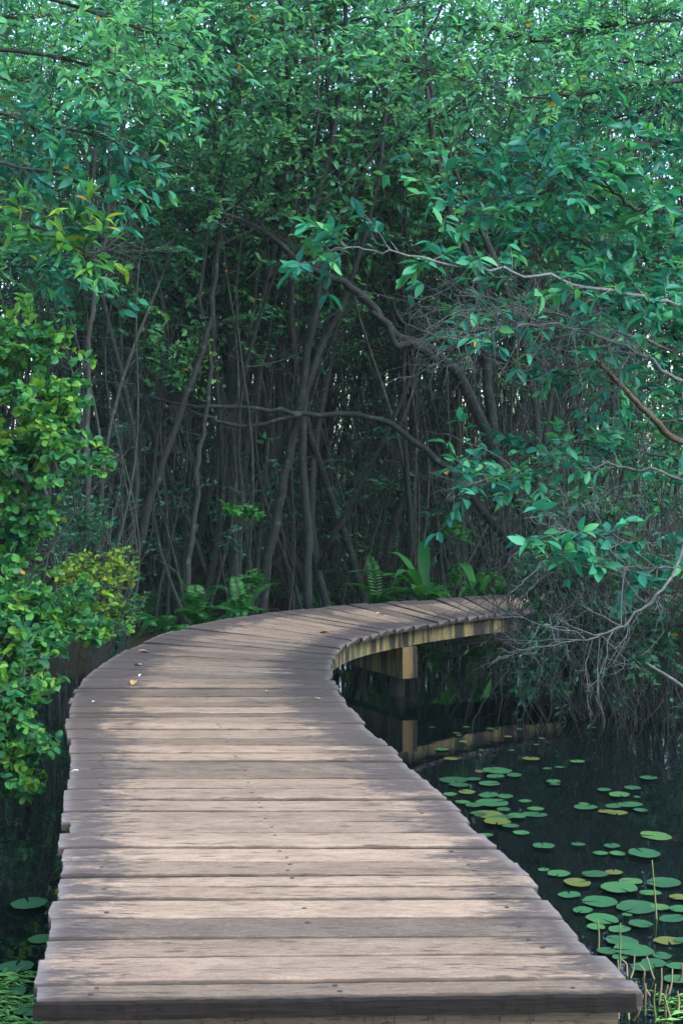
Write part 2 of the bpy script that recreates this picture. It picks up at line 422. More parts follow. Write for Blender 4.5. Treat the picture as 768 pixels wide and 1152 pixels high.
def pad_mat():
    m, nt, out = new_mat('lily_pad')
    at = node(nt, 'ShaderNodeAttribute', attribute_name='var').outputs['Fac']
    oi = node(nt, 'ShaderNodeObjectInfo').outputs['Random']
    tc = node(nt, 'ShaderNodeTexCoord').outputs['Object']
    sp = node(nt, 'ShaderNodeSeparateXYZ', {0: tc})
    ang = math_(nt, 'ARCTAN2', sp.outputs[1], sp.outputs[0])
    vein = ramp(nt, math_(nt, 'ABSOLUTE', math_(nt, 'SINE', math_(nt, 'MULTIPLY', ang, 6.5))), [(0, (1, 1, 1)), (.16, (0, 0, 0))])
    nz = node(nt, 'ShaderNodeTexNoise', {'Vector': tc, 'Scale': 22.0, 'Detail': 5.0})
    c = ramp(nt, oi, [(0, (.010, .060, .032)), (.45, (.017, .092, .038)), (.72, (.032, .118, .040)), (.84, (.060, .100, .025)), (1, (.075, .085, .022))])
    c = mixc(nt, math_(nt, 'MULTIPLY', vein, .30), c, (.045, .14, .055, 1))
    c = mixc(nt, ramp(nt, nz.outputs['Fac'], [(.56, (0, 0, 0)), (.70, (.85, .85, .85))]), c, (.085, .075, .022, 1))
    c = mixc(nt, math_(nt, 'MULTIPLY', at, .65), c, (.11, .10, .03, 1))
    b = node(nt, 'ShaderNodeBsdfPrincipled', {'Base Color': c, 'Roughness': .38, 'Specular IOR Level': .5})
    nt.links.new(b.outputs[0], out.inputs[0])
    return m
M['pad'] = pad_mat()

def plain_mat(name, a, b, scale=30, rough=.7):
    m, nt, out = new_mat(name)
    tc = node(nt, 'ShaderNodeTexCoord').outputs['Object']
    nz = node(nt, 'ShaderNodeTexNoise', {'Vector': tc, 'Scale': scale, 'Detail': 5.0})
    at = node(nt, 'ShaderNodeAttribute', attribute_name='var').outputs['Fac']
    c = mixc(nt, math_(nt, 'MULTIPLY', math_(nt, 'ADD', nz.outputs['Fac'], at), .5), a, b)
    bs = node(nt, 'ShaderNodeBsdfPrincipled', {'Base Color': c, 'Roughness': rough})
    nt.links.new(bs.outputs[0], out.inputs[0])
    return m
M['reed'] = plain_mat('dry_reed', (.09, .085, .04), (.06, .11, .03), 12)
M['reed_dry'] = plain_mat('straw_reed', (.14, .115, .07), (.08, .068, .038), 12)
M['weed'] = plain_mat('floating_green_weed', (.03, .12, .02), (.07, .22, .03), 9, .6)
M['nail'] = plain_mat('rusty_nail', (.012, .010, .009), (.035, .025, .018), 60, .6)
M['fallen'] = plain_mat('fallen_brown_leaf', (.26, .13, .05), (.36, .24, .10), 40)
M['fallen_yellow'] = plain_mat('fallen_yellow_leaf', (.50, .30, .04), (.55, .40, .08), 40)
M['fallen_pale'] = plain_mat('pale_petal', (.62, .60, .58), (.75, .74, .72), 40)

# ------------------------------------------------------------------ ground and water
def vnoise(x, y, s, seed=0):
    """smooth value noise on the plane"""
    xs, ys = x / s, y / s
    i, j = np.floor(xs), np.floor(ys); f, g = xs - i, ys - j
    f, g = f * f * (3 - 2 * f), g * g * (3 - 2 * g)
    h = lambda a, b: np.modf(np.abs(np.sin(a * 127.1 + b * 311.7 + seed * 74.7) * 43758.5453))[0]
    return (h(i, j) * (1 - f) + h(i + 1, j) * f) * (1 - g) + (h(i, j + 1) * (1 - f) + h(i + 1, j + 1) * f) * g

def ground_h(x, y):
    x, y = np.asarray(x, float), np.asarray(y, float) / K
    right = np.clip((x - 2.2) / 1.6, 0, 1); left = np.clip((-x - 2.1) / 1.0, 0, 1)
    shore = 12.2 - right * 3.4 - left * 2.6 + (vnoise(x, y, 1.7, 3) - .5) * 1.2
    t = np.clip((y - shore + .7) / 1.4, 0, 1); t = t * t * (3 - 2 * t)
    bankx = np.clip((np.abs(x) - 7.0) / 3.0, 0, 1)
    t = np.maximum(t, bankx)
    hi = -.56 + (vnoise(x, y, 2.5, 1) - .5) * .22 + (vnoise(x, y, .6, 2) - .5) * .09
    return -1.35 * (1 - t) + hi * t

gx = np.concatenate([[-180, -120, -60], np.linspace(-30, -10, 21), np.linspace(-9.6, 9.6, 97), np.linspace(10, 30, 21), [60, 120, 180]])
gy = np.concatenate([[-180, -100, -40, -15], np.linspace(-8, 6, 13), np.linspace(6.2, 27, 100), np.linspace(27.5, 72, 64), [90, 130, 180]])
GX, GY = np.meshgrid(gx, gy)
mb = MB()
n0, n1_ = GX.shape
idx = np.arange(n0 * n1_).reshape(n0, n1_)
mb.add(np.stack([GX, GY, ground_h(GX, GY)], -1).reshape(-1, 3), np.stack([idx[:-1, :-1], idx[:-1, 1:], idx[1:, 1:], idx[1:, :-1]], -1).reshape(-1, 4))
tag(mb.build('ground', M['ground']), 'dark muddy swamp floor under the trees', kind='structure')
mb = MB()
mb.add([(-80, -80, WATER), (80, -80, WATER), (80, 80, WATER), (-80, 80, WATER)], [(0, 1, 2, 3)])
tag(mb.build('water', M['water']), 'still black swamp water around the boardwalk', kind='structure')

# ------------------------------------------------------------------ boardwalk
LEFT = [(-.915, 3.05), (-1.02, 3.6), (-1.14, 4.2), (-1.34, 5.0), (-1.52, 5.71), (-1.76, 6.6), (-1.86, 7.3), (-1.84, 8.3), (-1.62, 9.35), (-1.18, 10.2), (-.55, 10.82), (.45, 11.4), (1.9, 12.0), (3.6, 12.4), (6.0, 12.7), (9.0, 13.0)]
RIGHT = [(.89, 3.10), (.78, 3.6), (.655, 4.2), (.455, 5.0), (.27, 5.71), (.06, 6.6), (-.05, 7.25), (-.075, 7.95), (-.03, 8.55), (.14, 9.1), (.5, 9.6), (1.05, 10.12), (1.95, 10.7), (3.8, 11.1), (6.2, 11.3), (9.1, 11.6)]
NS = 1200
LC, RC = catmull(np.array(LEFT) * (1, K), NS), catmull(np.array(RIGHT) * (1, K), NS)
MC = (LC + RC) / 2
arc = np.concatenate([[0], np.cumsum(np.linalg.norm(np.diff(MC, axis=0), axis=1))])
def at_arc(C, s): return np.array([np.interp(s, arc, C[:, 0]), np.interp(s, arc, C[:, 1])])

walk = thing('boardwalk', 'weathered plank boardwalk curving over black water into the swamp trees', 'boardwalk', (0, 3.1 * K, WATER))
off = np.array([0, -3.1 * K, -WATER])
deck = MB(); board_attr, end_attr, joint_attr = [], [], []
nails = MB()
vs = np.array([0, .025, .08, .3, .5, .7, .92, .975, 1.0])
drop = np.array([-.010, -.003, 0, 0, 0, 0, 0, -.003, -.010])
s = 0.0; bi = 0
rb = np.random.default_rng(4)
cup = lambda: rb.uniform(-.0025, .0025)
board_s = []
while s < arc[-1] - .3 and bi < 110:
    w = K * ([.085, .165, .130, .150, .155, .105][bi] if bi < 6 else rb.choice([.10, .14, .15, .16, .20], p=[.10, .25, .3, .2, .15]) * rb.uniform(.95, 1.05))
    gap = rb.uniform(.005, .016)
    l0, r0, l1, r1 = at_arc(LC, s + gap / 2), at_arc(RC, s + gap / 2), at_arc(LC, s + w - gap / 2), at_arc(RC, s + w - gap / 2)
    nu = 40
    ext = rb.normal(0, .013, 2)
    rnd = rb.uniform(0, 1); zb = rb.uniform(-.004, .004); tilt = rb.normal(0, .004); bow = rb.normal(0, .002)
    th = .052 if bi == 0 else .042
    us = np.linspace(0, 1, nu)
    cupv = cup()
    rows = []
    n_u = [rb.normal(0, .0016, nu), rb.normal(0, .0016, nu)]
    jag = [rb.normal(0, .003, len(vs)), rb.normal(0, .003, len(vs))]
    L = np.linalg.norm(r0 - l0)
    for k, v in enumerate(vs):
        a = l0 * (1 - v) + l1 * v; b = r0 * (1 - v) + r1 * v
        d = (b - a) / np.linalg.norm(b - a)
        a = a - d * (ext[0] + jag[0][k]); b = b + d * (ext[1] + jag[1][k])
        xy = a[None] * (1 - us[:, None]) + b[None] * us[:, None]
        side = np.array([-d[1], d[0]])
        wv = n_u[0] * (1 - v) + n_u[1] * v
        xy = xy + side[None] * wv[:, None] * (abs(v - .5) > .4)
        z = zb + tilt * (us - .5) * 2 + bow * (1 - (2 * us - 1) ** 2) + cupv * (1 - (2 * v - 1) ** 2) + drop[k]
        endd = np.minimum(us, 1 - us)
        z = z - .003 * np.exp(-endd * L / .012)
        rows.append(np.column_stack([xy, z]))
    top = np.array(rows)                                       # (nv, nu, 3)
    bot0, bot1 = top[0].copy(), top[-1].copy()
    bot0[:, 2] = -th + zb; bot1[:, 2] = -th + zb
    prof = np.concatenate([bot0[None], top, bot1[None]])       # closed loop round the plank
    nv = len(prof)
    idx = np.arange(nv * nu).reshape(nv, nu)
    nx = np.roll(idx, -1, axis=0)
    Q = np.stack([idx[:, :-1], idx[:, 1:], nx[:, 1:], nx[:, :-1]], -1).reshape(-1, 4)
    capT = []
    for e in (0, nu - 1):
        for k in range(1, nv - 1):
            capT.append((idx[0, e], idx[k, e], idx[k + 1, e]) if e == 0 else (idx[0, e], idx[k + 1, e], idx[k, e]))
    deck.add(prof.reshape(-1, 3) + off, Q, capT, 0, rnd)
    vv = np.concatenate([[-.03], vs * w, [w + .03]])
    bo = np.stack([np.broadcast_to(us[None] * L, (nv, nu)) + rnd * 7, np.broadcast_to(vv[:, None], (nv, nu)) + bi * .61, np.full((nv, nu), bi * 3.7)], -1)
    board_attr.append(bo.reshape(-1, 3))
    joint_attr.append(np.broadcast_to(np.minimum(vv, w - vv)[:, None], (nv, nu)).ravel())
    end_attr.append(np.broadcast_to((np.minimum(us, 1 - us) * L)[None], (nv, nu)).ravel())
    if bi < 40:
        for u in (.10, .5, .90):
            for v in ((.28, .74) if rb.random() < .6 else (.5,)):
                if rb.random() < .45: continue
                uu = u + rb.normal(0, .006)
                p = (l0 * (1 - uu) + r0 * uu) * (1 - v) + (l1 * (1 - uu) + r1 * uu) * v
                rr = rb.uniform(.007, .0105)
                an = np.arange(8) * math.pi / 4
                c = np.array([*p, zb + cupv * .9 + tilt * (uu - .5) * 2 + bow * (1 - (2 * uu - 1) ** 2) + .0012]) + off
                nails.add(np.concatenate([c + np.stack([np.cos(an) * rr, np.sin(an) * rr, 0 * an], -1), c + np.stack([np.cos(an) * rr, np.sin(an) * rr, 0 * an - .006], -1), [c]]),
                          [(i, (i + 1) % 8, 8 + (i + 1) % 8, 8 + i) for i in range(8)][::-1], [(i, (i + 1) % 8, 16) for i in range(8)])
    board_s.append((s, w))
    s += w; bi += 1
deck.build('deck', M['deck'], walk, smooth=False, extra={'jointgap': ('FLOAT', np.concatenate(joint_attr)), 'board': ('FLOAT_VECTOR', np.concatenate(board_attr)), 'endgap': ('FLOAT', np.concatenate(end_attr))})
nails.build('nail_heads', M['nail'], walk, smooth=False)['kind'] = 'stuff'
S_END = s

def swept(mb, C, s0, s1, half, z0, z1, n=90, var=.5):
    ss = np.linspace(s0, s1, n)
    p = np.array([at_arc(C, q) for q in ss])
    t = np.gradient(p, axis=0); t /= np.linalg.norm(t, axis=1)[:, None]
    nn = np.column_stack([-t[:, 1], t[:, 0]])
    ring = []
    for a, z in ((-1, z0), (1, z0), (1, z1), (-1, z1)):
        ring.append(np.column_stack([p + nn * a * half, np.full(n, z)]))
    V = np.array(ring).transpose(1, 0, 2).reshape(-1, 3) + off
    i = np.arange(n - 1)[:, None] * 4; j = np.arange(4)[None]; k = (j + 1) % 4
    mb.add(V, np.concatenate([np.stack([i + j, i + 4 + j, i + 4 + k, i + k], -1).reshape(-1, 4), [(0, 1, 2, 3), (4 * n - 1, 4 * n - 2, 4 * n - 3, 4 * n - 4)]]), None, 0, var)

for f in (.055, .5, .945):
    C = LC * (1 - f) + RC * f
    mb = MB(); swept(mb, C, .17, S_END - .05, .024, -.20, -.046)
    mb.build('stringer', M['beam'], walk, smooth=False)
mb = MB()
for z0, z1, y0, d in ((-.30, -.058, 3.10 * K, .05),):
    lx, rx = -.90, .845
    V = [(lx, y0, z0), (rx, y0 + .04, z0), (rx, y0 + .04 + d, z0), (lx, y0 + d, z0), (lx, y0, z1), (rx, y0 + .04, z1), (rx, y0 + .04 + d, z1), (lx, y0 + d, z1)]
    mb.add(np.array(V) + off, [(0, 3, 2, 1), (4, 5, 6, 7), (0, 1, 5, 4), (1, 2, 6, 5), (2, 3, 7, 6), (3, 0, 4, 7)])
mb.build('end_beam', M['end_wood'], walk, smooth=False)
mb = MB(); V = []
a_, b_ = at_arc(LC, .003), at_arc(RC, .003); d_ = (b_ - a_) / np.linalg.norm(b_ - a_)
us = np.linspace(0, 1, 60); e_ = R.normal(0, .0012, (4, 60))
for k, (dy, z) in enumerate(((-.020, -.058), (-.022, -.010), (-.002, -.007), (-.002, -.058))):
    V.append(np.column_stack([a_[0] + (b_[0] - a_[0]) * us + 0 * us, a_[1] + (b_[1] - a_[1]) * us + dy + e_[k], z + e_[k - 1]]))
V = np.array(V); idx = np.arange(240).reshape(4, 60); nx = np.roll(idx, -1, axis=0)
mb.add(V.reshape(-1, 3) + off, np.concatenate([np.stack([idx[:, :-1], idx[:, 1:], nx[:, 1:], nx[:, :-1]], -1).reshape(-1, 4), [(0, 60, 120, 180), (239, 179, 119, 59)]]))
mb.build('edge_board', M['black_edge'], walk, smooth=False)
s_pier = float(np.interp(0.66, RC[600:1000, 0], arc[600:1000])) if RC[600, 0] < .66 < RC[999, 0] else 11.9
piers = [.3, 3.6, 7.2, s_pier, s_pier + 3.0, s_pier + 6.0]
for q in piers:
    a, b = at_arc(LC, q), at_arc(RC, q)
    d = (b - a) / np.linalg.norm(b - a); nn = np.array([-d[1], d[0]])
    a2, b2 = a + d * .04, b - d * .012
    mb = MB()
    V = [(*(p + nn * t), z) for z in (-.50, -.202) for p, t in ((a2, -.08), (b2, -.08), (b2, .08), (a2, .08))]
    mb.add(np.array(V) + off, [(0, 3, 2, 1), (4, 5, 6, 7), (0, 1, 5, 4), (1, 2, 6, 5), (2, 3, 7, 6), (3, 0, 4, 7)])
    mb.build('cross_beam', M['post'], walk, smooth=False)
    for p in (a + d * .26, b - d * .26):
        mb = MB()
        tube(mb, np.array([(*p, -1.5), (*p, -1.0), (*p, -.502)]) + off, (.075, .073, .072), 12)
        mb.build('post', M['black_wood'], walk)

# things lying on the deck
def on_deck(px, py):
    Y = EYE * F / (py - HY); return (px - CX) * Y / F, Y
for px, py, L, mt, lb in ((155, 735, .11, 'fallen', 'dry tan leaf on the deck edge beside the leafy bush tip'),
                          (159, 750, .09, 'fallen', 'dry tan leaf on the deck between two other fallen leaves'),
                          (152, 768, .12, 'fallen', 'curled orange-brown leaf on the deck, largest of the fallen ones'),
                          (423, 692, .10, 'fallen_yellow', 'bright yellow leaf lying on the far bend of the deck'),
                          (371, 713, .12, 'fallen', 'dark brown leaf at the inner edge of the deck bend'),
                          (353, 788, .05, 'fallen', 'tiny brown leaf on the deck near its inner edge'),
                          (104, 792, .045, 'fallen_pale', 'white petal on the dark plank ends, largest of the pale specks'),
                          (159, 761, .035, 'fallen_pale', 'white petal on the deck next to the curled orange-brown leaf'),
                          (299, 780, .03, 'fallen_pale', 'white speck of petal in the middle of the walkway'),
                          (89, 870, .045, 'fallen_pale', 'pale petal on the silvered plank ends by the bush')):
    x, Y = on_deck(px, py)
    mb = MB(); lv = Leaves(); an = U(0, 6.3)
    lv.put(np.array((0, 0, .012)), np.array((math.cos(an), math.sin(an), .05)), np.array((0, 0, 1.)), L, U(.2, .8))
    lv.write(mb, 'near', .5)
    o = mb.build('fallen_petal' if 'pale' in mt else 'fallen_leaf', M[mt]); o.location = (x, Y, .003)
    tag(o, lb, 'petal' if 'pale' in mt else 'leaf', 'petals on the deck' if 'pale' in mt else 'fallen leaves on the deck')

# ------------------------------------------------------------------ lily pads
def pad_mesh(seed):
    r = np.random.default_rng(seed)
    n = 34; notch = r.uniform(.05, .13)
    an = np.linspace(notch, 2 * math.pi - notch, n)
    mb = MB(); V = [(0.0, 0, 0.0)]; var = [0.0]
    ph, ph2 = r.uniform(0, 6.3, 2)
    for k, q in ((.35, .0), (.72, .0), (.97, .0), (1.0, .5)):
        for i, a in enumerate(an):
            wob = 1 + .06 * math.sin(2 * a + ph) + .03 * math.sin(5 * a + ph2) + (.02 * math.sin(11 * a + ph) if k > .9 else 0)
            z = .010 * k ** 2 * math.sin(3 * a + ph) + (.018 * k ** 6)
            V.append((k * wob * math.cos(a), k * wob * math.sin(a), z + r.normal(0, .002))); var.append(q * r.uniform(.2, 1.4))
    Q, T = [], [(0, 1 + i, 2 + i) for i in range(n - 1)]
    for k in range(3):
        for i in range(n - 1):
            a = 1 + k * n + i
            Q.append((a, a + n, a + n + 1, a + 1))
    mb.add(V, Q, T, 0, np.clip(var, 0, 1))
    me = mb.mesh('lily_pad'); me.materials.append(M['pad'])
    return me
PADS = [pad_mesh(i) for i in range(7)]
pads = {
 'in the cluster touching the boardwalk': [(510, 878, 36), (516, 884, 26), (550, 883, 28), (559, 869, 36), (557, 876, 22), (506, 894, 17), (525, 892, 22), (549, 896, 28), (568, 898, 22), (553, 906, 39), (549, 917, 37), (538, 916, 19), (564, 921, 28), (581, 920, 24), (559, 927, 37), (601, 917, 28), (602, 911, 20), (520, 904, 18), (533, 908, 22), (574, 932, 20), (547, 940, 16), (586, 938, 22), (532, 878, 20), (578, 874, 20), (590, 904, 16), (566, 911, 18), (541, 869, 16)],
 'in the thin raft on open water': [(679, 890, 18), (696, 896, 28), (711, 889, 21), (716, 897, 9), (658, 909, 30), (656, 906, 13), (690, 909, 22), (708, 908, 28), (694, 915, 25), (682, 914, 20), (720, 913, 18)],
 'scattered halfway down the open water': [(611, 954, 28), (650, 953, 17), (737, 941, 38), (675, 961, 18), (694, 962, 20), (688, 954, 22), (724, 963, 40)],
 'in the broad raft above the reeds': [(611, 979, 15), (628, 984, 30), (649, 995, 34), (669, 986, 32), (696, 1002, 46), (674, 1015, 46), (716, 1022, 52), (677, 1036, 42), (705, 1032, 12), (720, 1043, 30), (709, 992, 28), (640, 1008, 26), (655, 1026, 26), (690, 984, 22), (731, 1008, 26), (696, 1046, 28), (742, 1022, 24), (746, 995, 44), (763, 1012, 24), (764, 1026, 26), (756, 1034, 34), (670, 1044, 24)],
 'crowded round the reed stems': [(699, 1061, 41), (682, 1073, 26), (712, 1073, 49), (735, 1084, 32), (751, 1060, 32), (768, 1060, 24), (762, 1090, 26), (722, 1092, 30), (744, 1076, 26), (697, 1078, 22), (760, 1104, 30)],
 'floating near the beam reflection': [(622, 881, 18), (624, 885, 13), (615, 865, 11), (629, 864, 12), (649, 858, 17), (729, 877, 23), (597, 856, 22), (507, 854, 19), (497, 844, 17)],
 'among tiny ones below hanging twigs': [(571, 830, 11), (521, 836, 11), (609, 833, 9), (513, 825, 9), (516, 828, 7), (551, 821, 11), (584, 822, 8), (524, 820, 9), (603, 838, 7), (486, 819, 8), (541, 845, 8), (575, 846, 9)],
 'on the water by the leafy bush': [(33, 1020, 45), (47, 1057, 35), (18, 1089, 42), (8, 1118, 46), (34, 1140, 40)],
}
ORD = ['first', 'second', 'third', 'fourth', 'fifth', 'sixth', 'seventh', 'eighth', 'ninth', 'tenth', 'eleventh', 'twelfth', 'thirteenth', 'fourteenth', 'fifteenth', 'sixteenth', 'seventeenth', 'eighteenth', 'nineteenth', 'twentieth', 'twenty-first', 'twenty-second', 'twenty-third', 'twenty-fourth', 'twenty-fifth', 'twenty-sixth', 'twenty-seventh', 'twenty-eighth']
rp = np.random.default_rng(9); npad = 0
for where, lst in pads.items():
    order = sorted(range(len(lst)), key=lambda i: lst[i][0])
    rank = {i: k for k, i in enumerate(order)}
    for i, (px, py, w) in enumerate(lst):
        p = on_water(px, py)
        o = bpy.data.objects.new('lily_pad', PADS[rp.integers(7)]); COL.objects.link(o)
        rr = w * p[1] / F / 2 * .90
        o.location = (p[0], p[1], WATER + .004 + .0035 * (npad % 5)); npad += 1
        o.rotation_euler = (rp.normal(0, .012), rp.normal(0, .012), rp.uniform(0, 6.3)); o.scale = (rr, rr * rp.uniform(.9, 1.1), rr)
        size = 'broad' if rr > .095 else 'small' if rr < .06 else 'medium'
        tag(o, f'{size} green lily pad {where}, {ORD[rank[i]]} from the left side', 'lily pad', 'lily pads on the black water')

# reeds
reeds = [((697, 1090), (697, 1038)), ((738, 1034), (733, 968)), ((673, 1070), (672, 1035)), ((700, 1100), (696, 1083)), ((695, 1146), (704, 1116)), ((707, 1147), (706, 1114)), ((712, 1148), (720, 1115)),
         ((711, 1123), (714, 1104)), ((737, 1147), (735, 1104)), ((748, 1147), (750, 1107)), ((725, 1142), (725, 1105)), ((762, 1142), (763, 1118)), ((763, 1106), (763, 1080)), ((735, 1101), (727, 1076)), ((723, 1103), (717, 1083)), ((709, 1100), (715, 1077)), ((705, 1098), (700, 1082)),
         ((741, 1130), (744, 1090)), ((730, 1120), (722, 1092)), ((755, 1150), (748, 1122)), ((718, 1140), (716, 1108)), ((752, 1118), (757, 1092))]
near = ['beside the deck corner', 'rising above the pads by itself', 'close to the deck edge under the plank ends', 'short and bent', 'leaning in over the deck end', 'upright at the deck corner', 'tilted toward the open water', 'broken off short', 'straight and pale', 'straight with a pale tip']
for i, ((x0, y0), (x1, y1)) in enumerate(reeds):
    b = on_water(x0, y0); Y = b[1]
    t = np.array([(x1 - CX) * Y / F, Y + U(-.05, .05), EYE - (y1 - HY) * Y / F])
    mid = (b + t) / 2 + R.normal(0, .008, 3)
    pts = catmull([b + (b - t) * .35, b, mid, t], 9) - b
    mb = MB(); tube(mb, pts, np.linspace(.0068, .003, 9), 5, 0, U(0, 1))
    o = mb.build('reed_stem', M['reed'] if i in (0, 1, 2, 8, 15) else M['reed_dry']); o.location = b
    tall = np.linalg.norm(t - b)
    ln = 'tilted' if abs(x1 - x0) > 5 else 'upright'
    col = 'green-brown' if i in (0, 1, 2, 8, 15) else 'straw-coloured'
    rk = sorted(range(len(reeds)), key=lambda k: reeds[k][0][0]).index(i)
    tag(o, f'{ln} {col} reed stem, {ORD[rk]} one out from the deck corner', 'reed', 'reed stems by the deck corner')

# floating weed mats
def weed(px0, px1, py0, py1, n, label, z=.006):
    mb = MB(); lv = Leaves()
    for i in range(n):
        p = on_water(U(px0, px1), U(py0, py1))
        if vnoise(p[0] * 9, p[1] * 9, 1.2, 5) < .42: continue
        a = R.normal(0, .5) + (0 if U(0, 1) < .6 else U(0, 6.3)); L = U(.02, .11)
        lv.put(p + (0, 0, z + U(0, .012)), np.array((math.cos(a), math.sin(a), U(-.05, .1))), np.array((R.normal(0, .3), R.normal(0, .3), 1)), L, U(0, 1))
    lv.write(mb, 'far', .16)
    tag(mb.build('floating_weed', M['weed']), label, kind='stuff')
weed(-140, 40, 1098, 1180, 2600, 'bright green weed floating on the water by the deck end')
weed(735, 900, 1112, 1165, 500, 'bright green weed strands floating among the reeds')

# ------------------------------------------------------------------ forest trees
def smooth_path(base, top, n, wob, seed=None):
    t = np.linspace(0, 1, n)[:, None]
    p = base * (1 - t) + top * t
    ph = R.uniform(0, 6.3, 4)
    L = np.linalg.norm(top - base)
    p[:, 0] += wob * L * (np.sin(t[:, 0] * 4 + ph[0]) - math.sin(ph[0])) * .5 + wob * L * .3 * (np.sin(t[:, 0] * 9 + ph[1]) - math.sin(ph[1]))
    p[:, 1] += wob * L * (np.sin(t[:, 0] * 4 + ph[2]) - math.sin(ph[2])) * .5 + wob * L * .3 * (np.sin(t[:, 0] * 9 + ph[3]) - math.sin(ph[3]))
    return p

def forest_tree(name, H, r0, lean, forks, twigs, leaves, size, bare, bark, leaf, width, low):
    root = thing(name, 'dark trunk', 'tree')
    tr, cr, lv = MB(), MB(), Leaves()
    base = np.zeros(3); top = np.array((lean * H, U(-.08, .08) * H, H))
    stems = [smooth_path(base - (0, 0, .5), top, 16, .075)]
    rads = [np.linspace(r0 * 1.15, r0 * .22, 16)]
    for k in range(forks):
        i = int(R.integers(1, 7)); b = stems[0][i]
        tp = np.array((U(-.22, .22) * H + lean * H, U(-.15, .15) * H, H * U(.7, .95)))
        p = smooth_path(b, tp, 13, .05)
        stems.append(p); rads.append(np.linspace(rads[0][i] * .75, r0 * .15, 13))
    anchors = []
    for p, r in zip(stems, rads):
        tube(tr, p, np.asarray(r) * .72, 8, 0, U(0, 1))
        anchors += [q for q in p if q[2] > low]
        # limbs
        for k in range(5):
            i = int(R.integers(len(p) // 3, len(p) - 1)); a = U(0, 6.3); L = U(.8, 1.0) * width
            e = p[i] + np.array((math.cos(a) * L, math.sin(a) * L, L * U(.1, .8)))
            if e[2] < low: continue
            q = curve_to(p[i], e, 7, -.08, .1)
            tube(tr, q, np.linspace(r[i] * .5, .006, 7), 5, 0, U(0, 1))
            anchors += list(q[2:])
        bare_twigs(tr, p[1:9], bare, .7, .006, 0, .0, 1, 1.3)
    zc = (low + H) / 2 + .3
    fill_crown(cr, lv, anchors, (lean * H * .8, 0, zc), (width, width, (H - low) / 2 + .3), int(twigs * .70), leaves, size, .005, .5, (.1, .75), 1.1, 0, .15, .15)
    fill_crown(cr, lv, np.concatenate([p[1:10] for p in stems]), (lean * 1.5, 0, 1.9), (.7, .7, 1.3), max(5, twigs // 11), 8, size * .8, .004, .5, (.0, .4), .8, 0, .1, .1)
    tr.build('trunk', bark, root)
    lm = MB(); lm.v, lm.f4, lm.f3, lm.m4, lm.m3, lm.a, lm.n = cr.v, cr.f4, cr.f3, cr.m4, cr.m3, cr.a, cr.n
    lv.write(lm, 'far', .42, 1)
    lm.build('crown', [bark, leaf], root)
    return root

protos, metas = [], []
spec = [(9.5, .065, .06, 1, 105, 24, .125, 5, 1.7, 3.8), (10.5, .085, -.05, 2, 120, 24, .13, 6, 1.9, 4.1), (8.5, .05, .16, 1, 95, 24, .12, 6, 1.5, 3.5), (9.0, .055, -.18, 1, 95, 24, .12, 5, 1.6, 3.7),
        (11.0, .10, .02, 2, 125, 24, .13, 5, 2.0, 4.3), (8.0, .04, .10, 2, 80, 24, .11, 7, 1.4, 3.4), (9.5, .07, -.10, 1, 105, 24, .125, 6, 1.7, 3.9), (7.5, .035, .02, 0, 70, 22, .11, 5, 1.2, 3.5)]
for H, r0, lean, fk, tw, lf, sz, bare, wd, low in spec:
    protos.append(forest_tree('swamp_tree', H, r0, lean, fk, tw, lf, sz, bare, M['bark_dark'] if r0 > .06 else M['bark_mid'], M['leaf_canopy_lit'] if H in (10.5, 11.0, 9.0) else M['leaf_deep'], wd, low))
slim = [forest_tree('sapling', h, r * 1.35, l, 1, 16, 12, .10, 6, M['bark_mid'], M['leaf_deep'], .6, 3.1) for h, r, l in ((6.0, .022, .05), (5.5, .018, -.08), (6.5, .026, .12), (5.0, .016, .0))]

used = set()
def plant_tree(src, x, y, sc, rz, tilt=(0, 0)):
    if id(src) in used: o = copy_tree(src)
    else: used.add(id(src)); o = src
    o.location = (x, y, float(ground_h(x, y)) - .02); o.scale = (sc, sc, sc * U(.94, 1.06)); o.rotation_euler = (tilt[0], tilt[1], rz)
    return o

rf = np.random.default_rng(21)
rows = []
def ok(x, y, dmin, lst): return all((x - a) ** 2 + (y - b) ** 2 > dmin ** 2 for a, b in lst)
def walk_clear(x, y, d=.35):
    inside = np.min(np.hypot(MC[:, 0] - x, MC[:, 1] - y))
    return inside > .95 + d
def landmark(x, y):
    px = CX + x * F / y
    for lim, s_ in ((150, 'behind the yellow-green bush'), (215, 'between yellow-green bush and sword ferns'), (300, 'behind the two sword ferns'), (380, 'between sword ferns and broad-leaved fern'), (455, 'beside the broad-leaved fern'), (540, 'behind the broad-leaved fern')):
        if px < lim: return s_
    return 'beyond the far end of the deck'
placed = []
front = []
# edge row along the bend, then deeper rows
tries = 0
while len(front) < 40 and tries < 4000:
    tries += 1
    y = K * rf.uniform(11.0, 15.0); px = rf.uniform(90, 640); x = (px - CX) * y / F
    if not walk_clear(x, y) or not ok(x, y, .42, placed) or ground_h(x, y) < -.72: continue
    placed.append((x, y)); front.append((x, y, rf.integers(8), rf.uniform(.85, 1.1)))
mid = []; tries = 0
while len(mid) < 62 and tries < 4000:
    tries += 1
    y = K * rf.uniform(15, 22); x = rf.uniform(-.46, .46) * y / K
    if not ok(x, y, .75, placed): continue
    placed.append((x, y)); mid.append((x, y, rf.integers(8), rf.uniform(.9, 1.25)))
back = []; tries = 0
while len(back) < 70 and tries < 4000:
    tries += 1
    y = K * rf.uniform(22, 33); x = rf.uniform(-.48, .48) * y / K
    if not ok(x, y, .95, placed): continue
    placed.append((x, y)); back.append((x, y, rf.integers(8), rf.uniform(1.0, 1.35)))
side = []; tries = 0
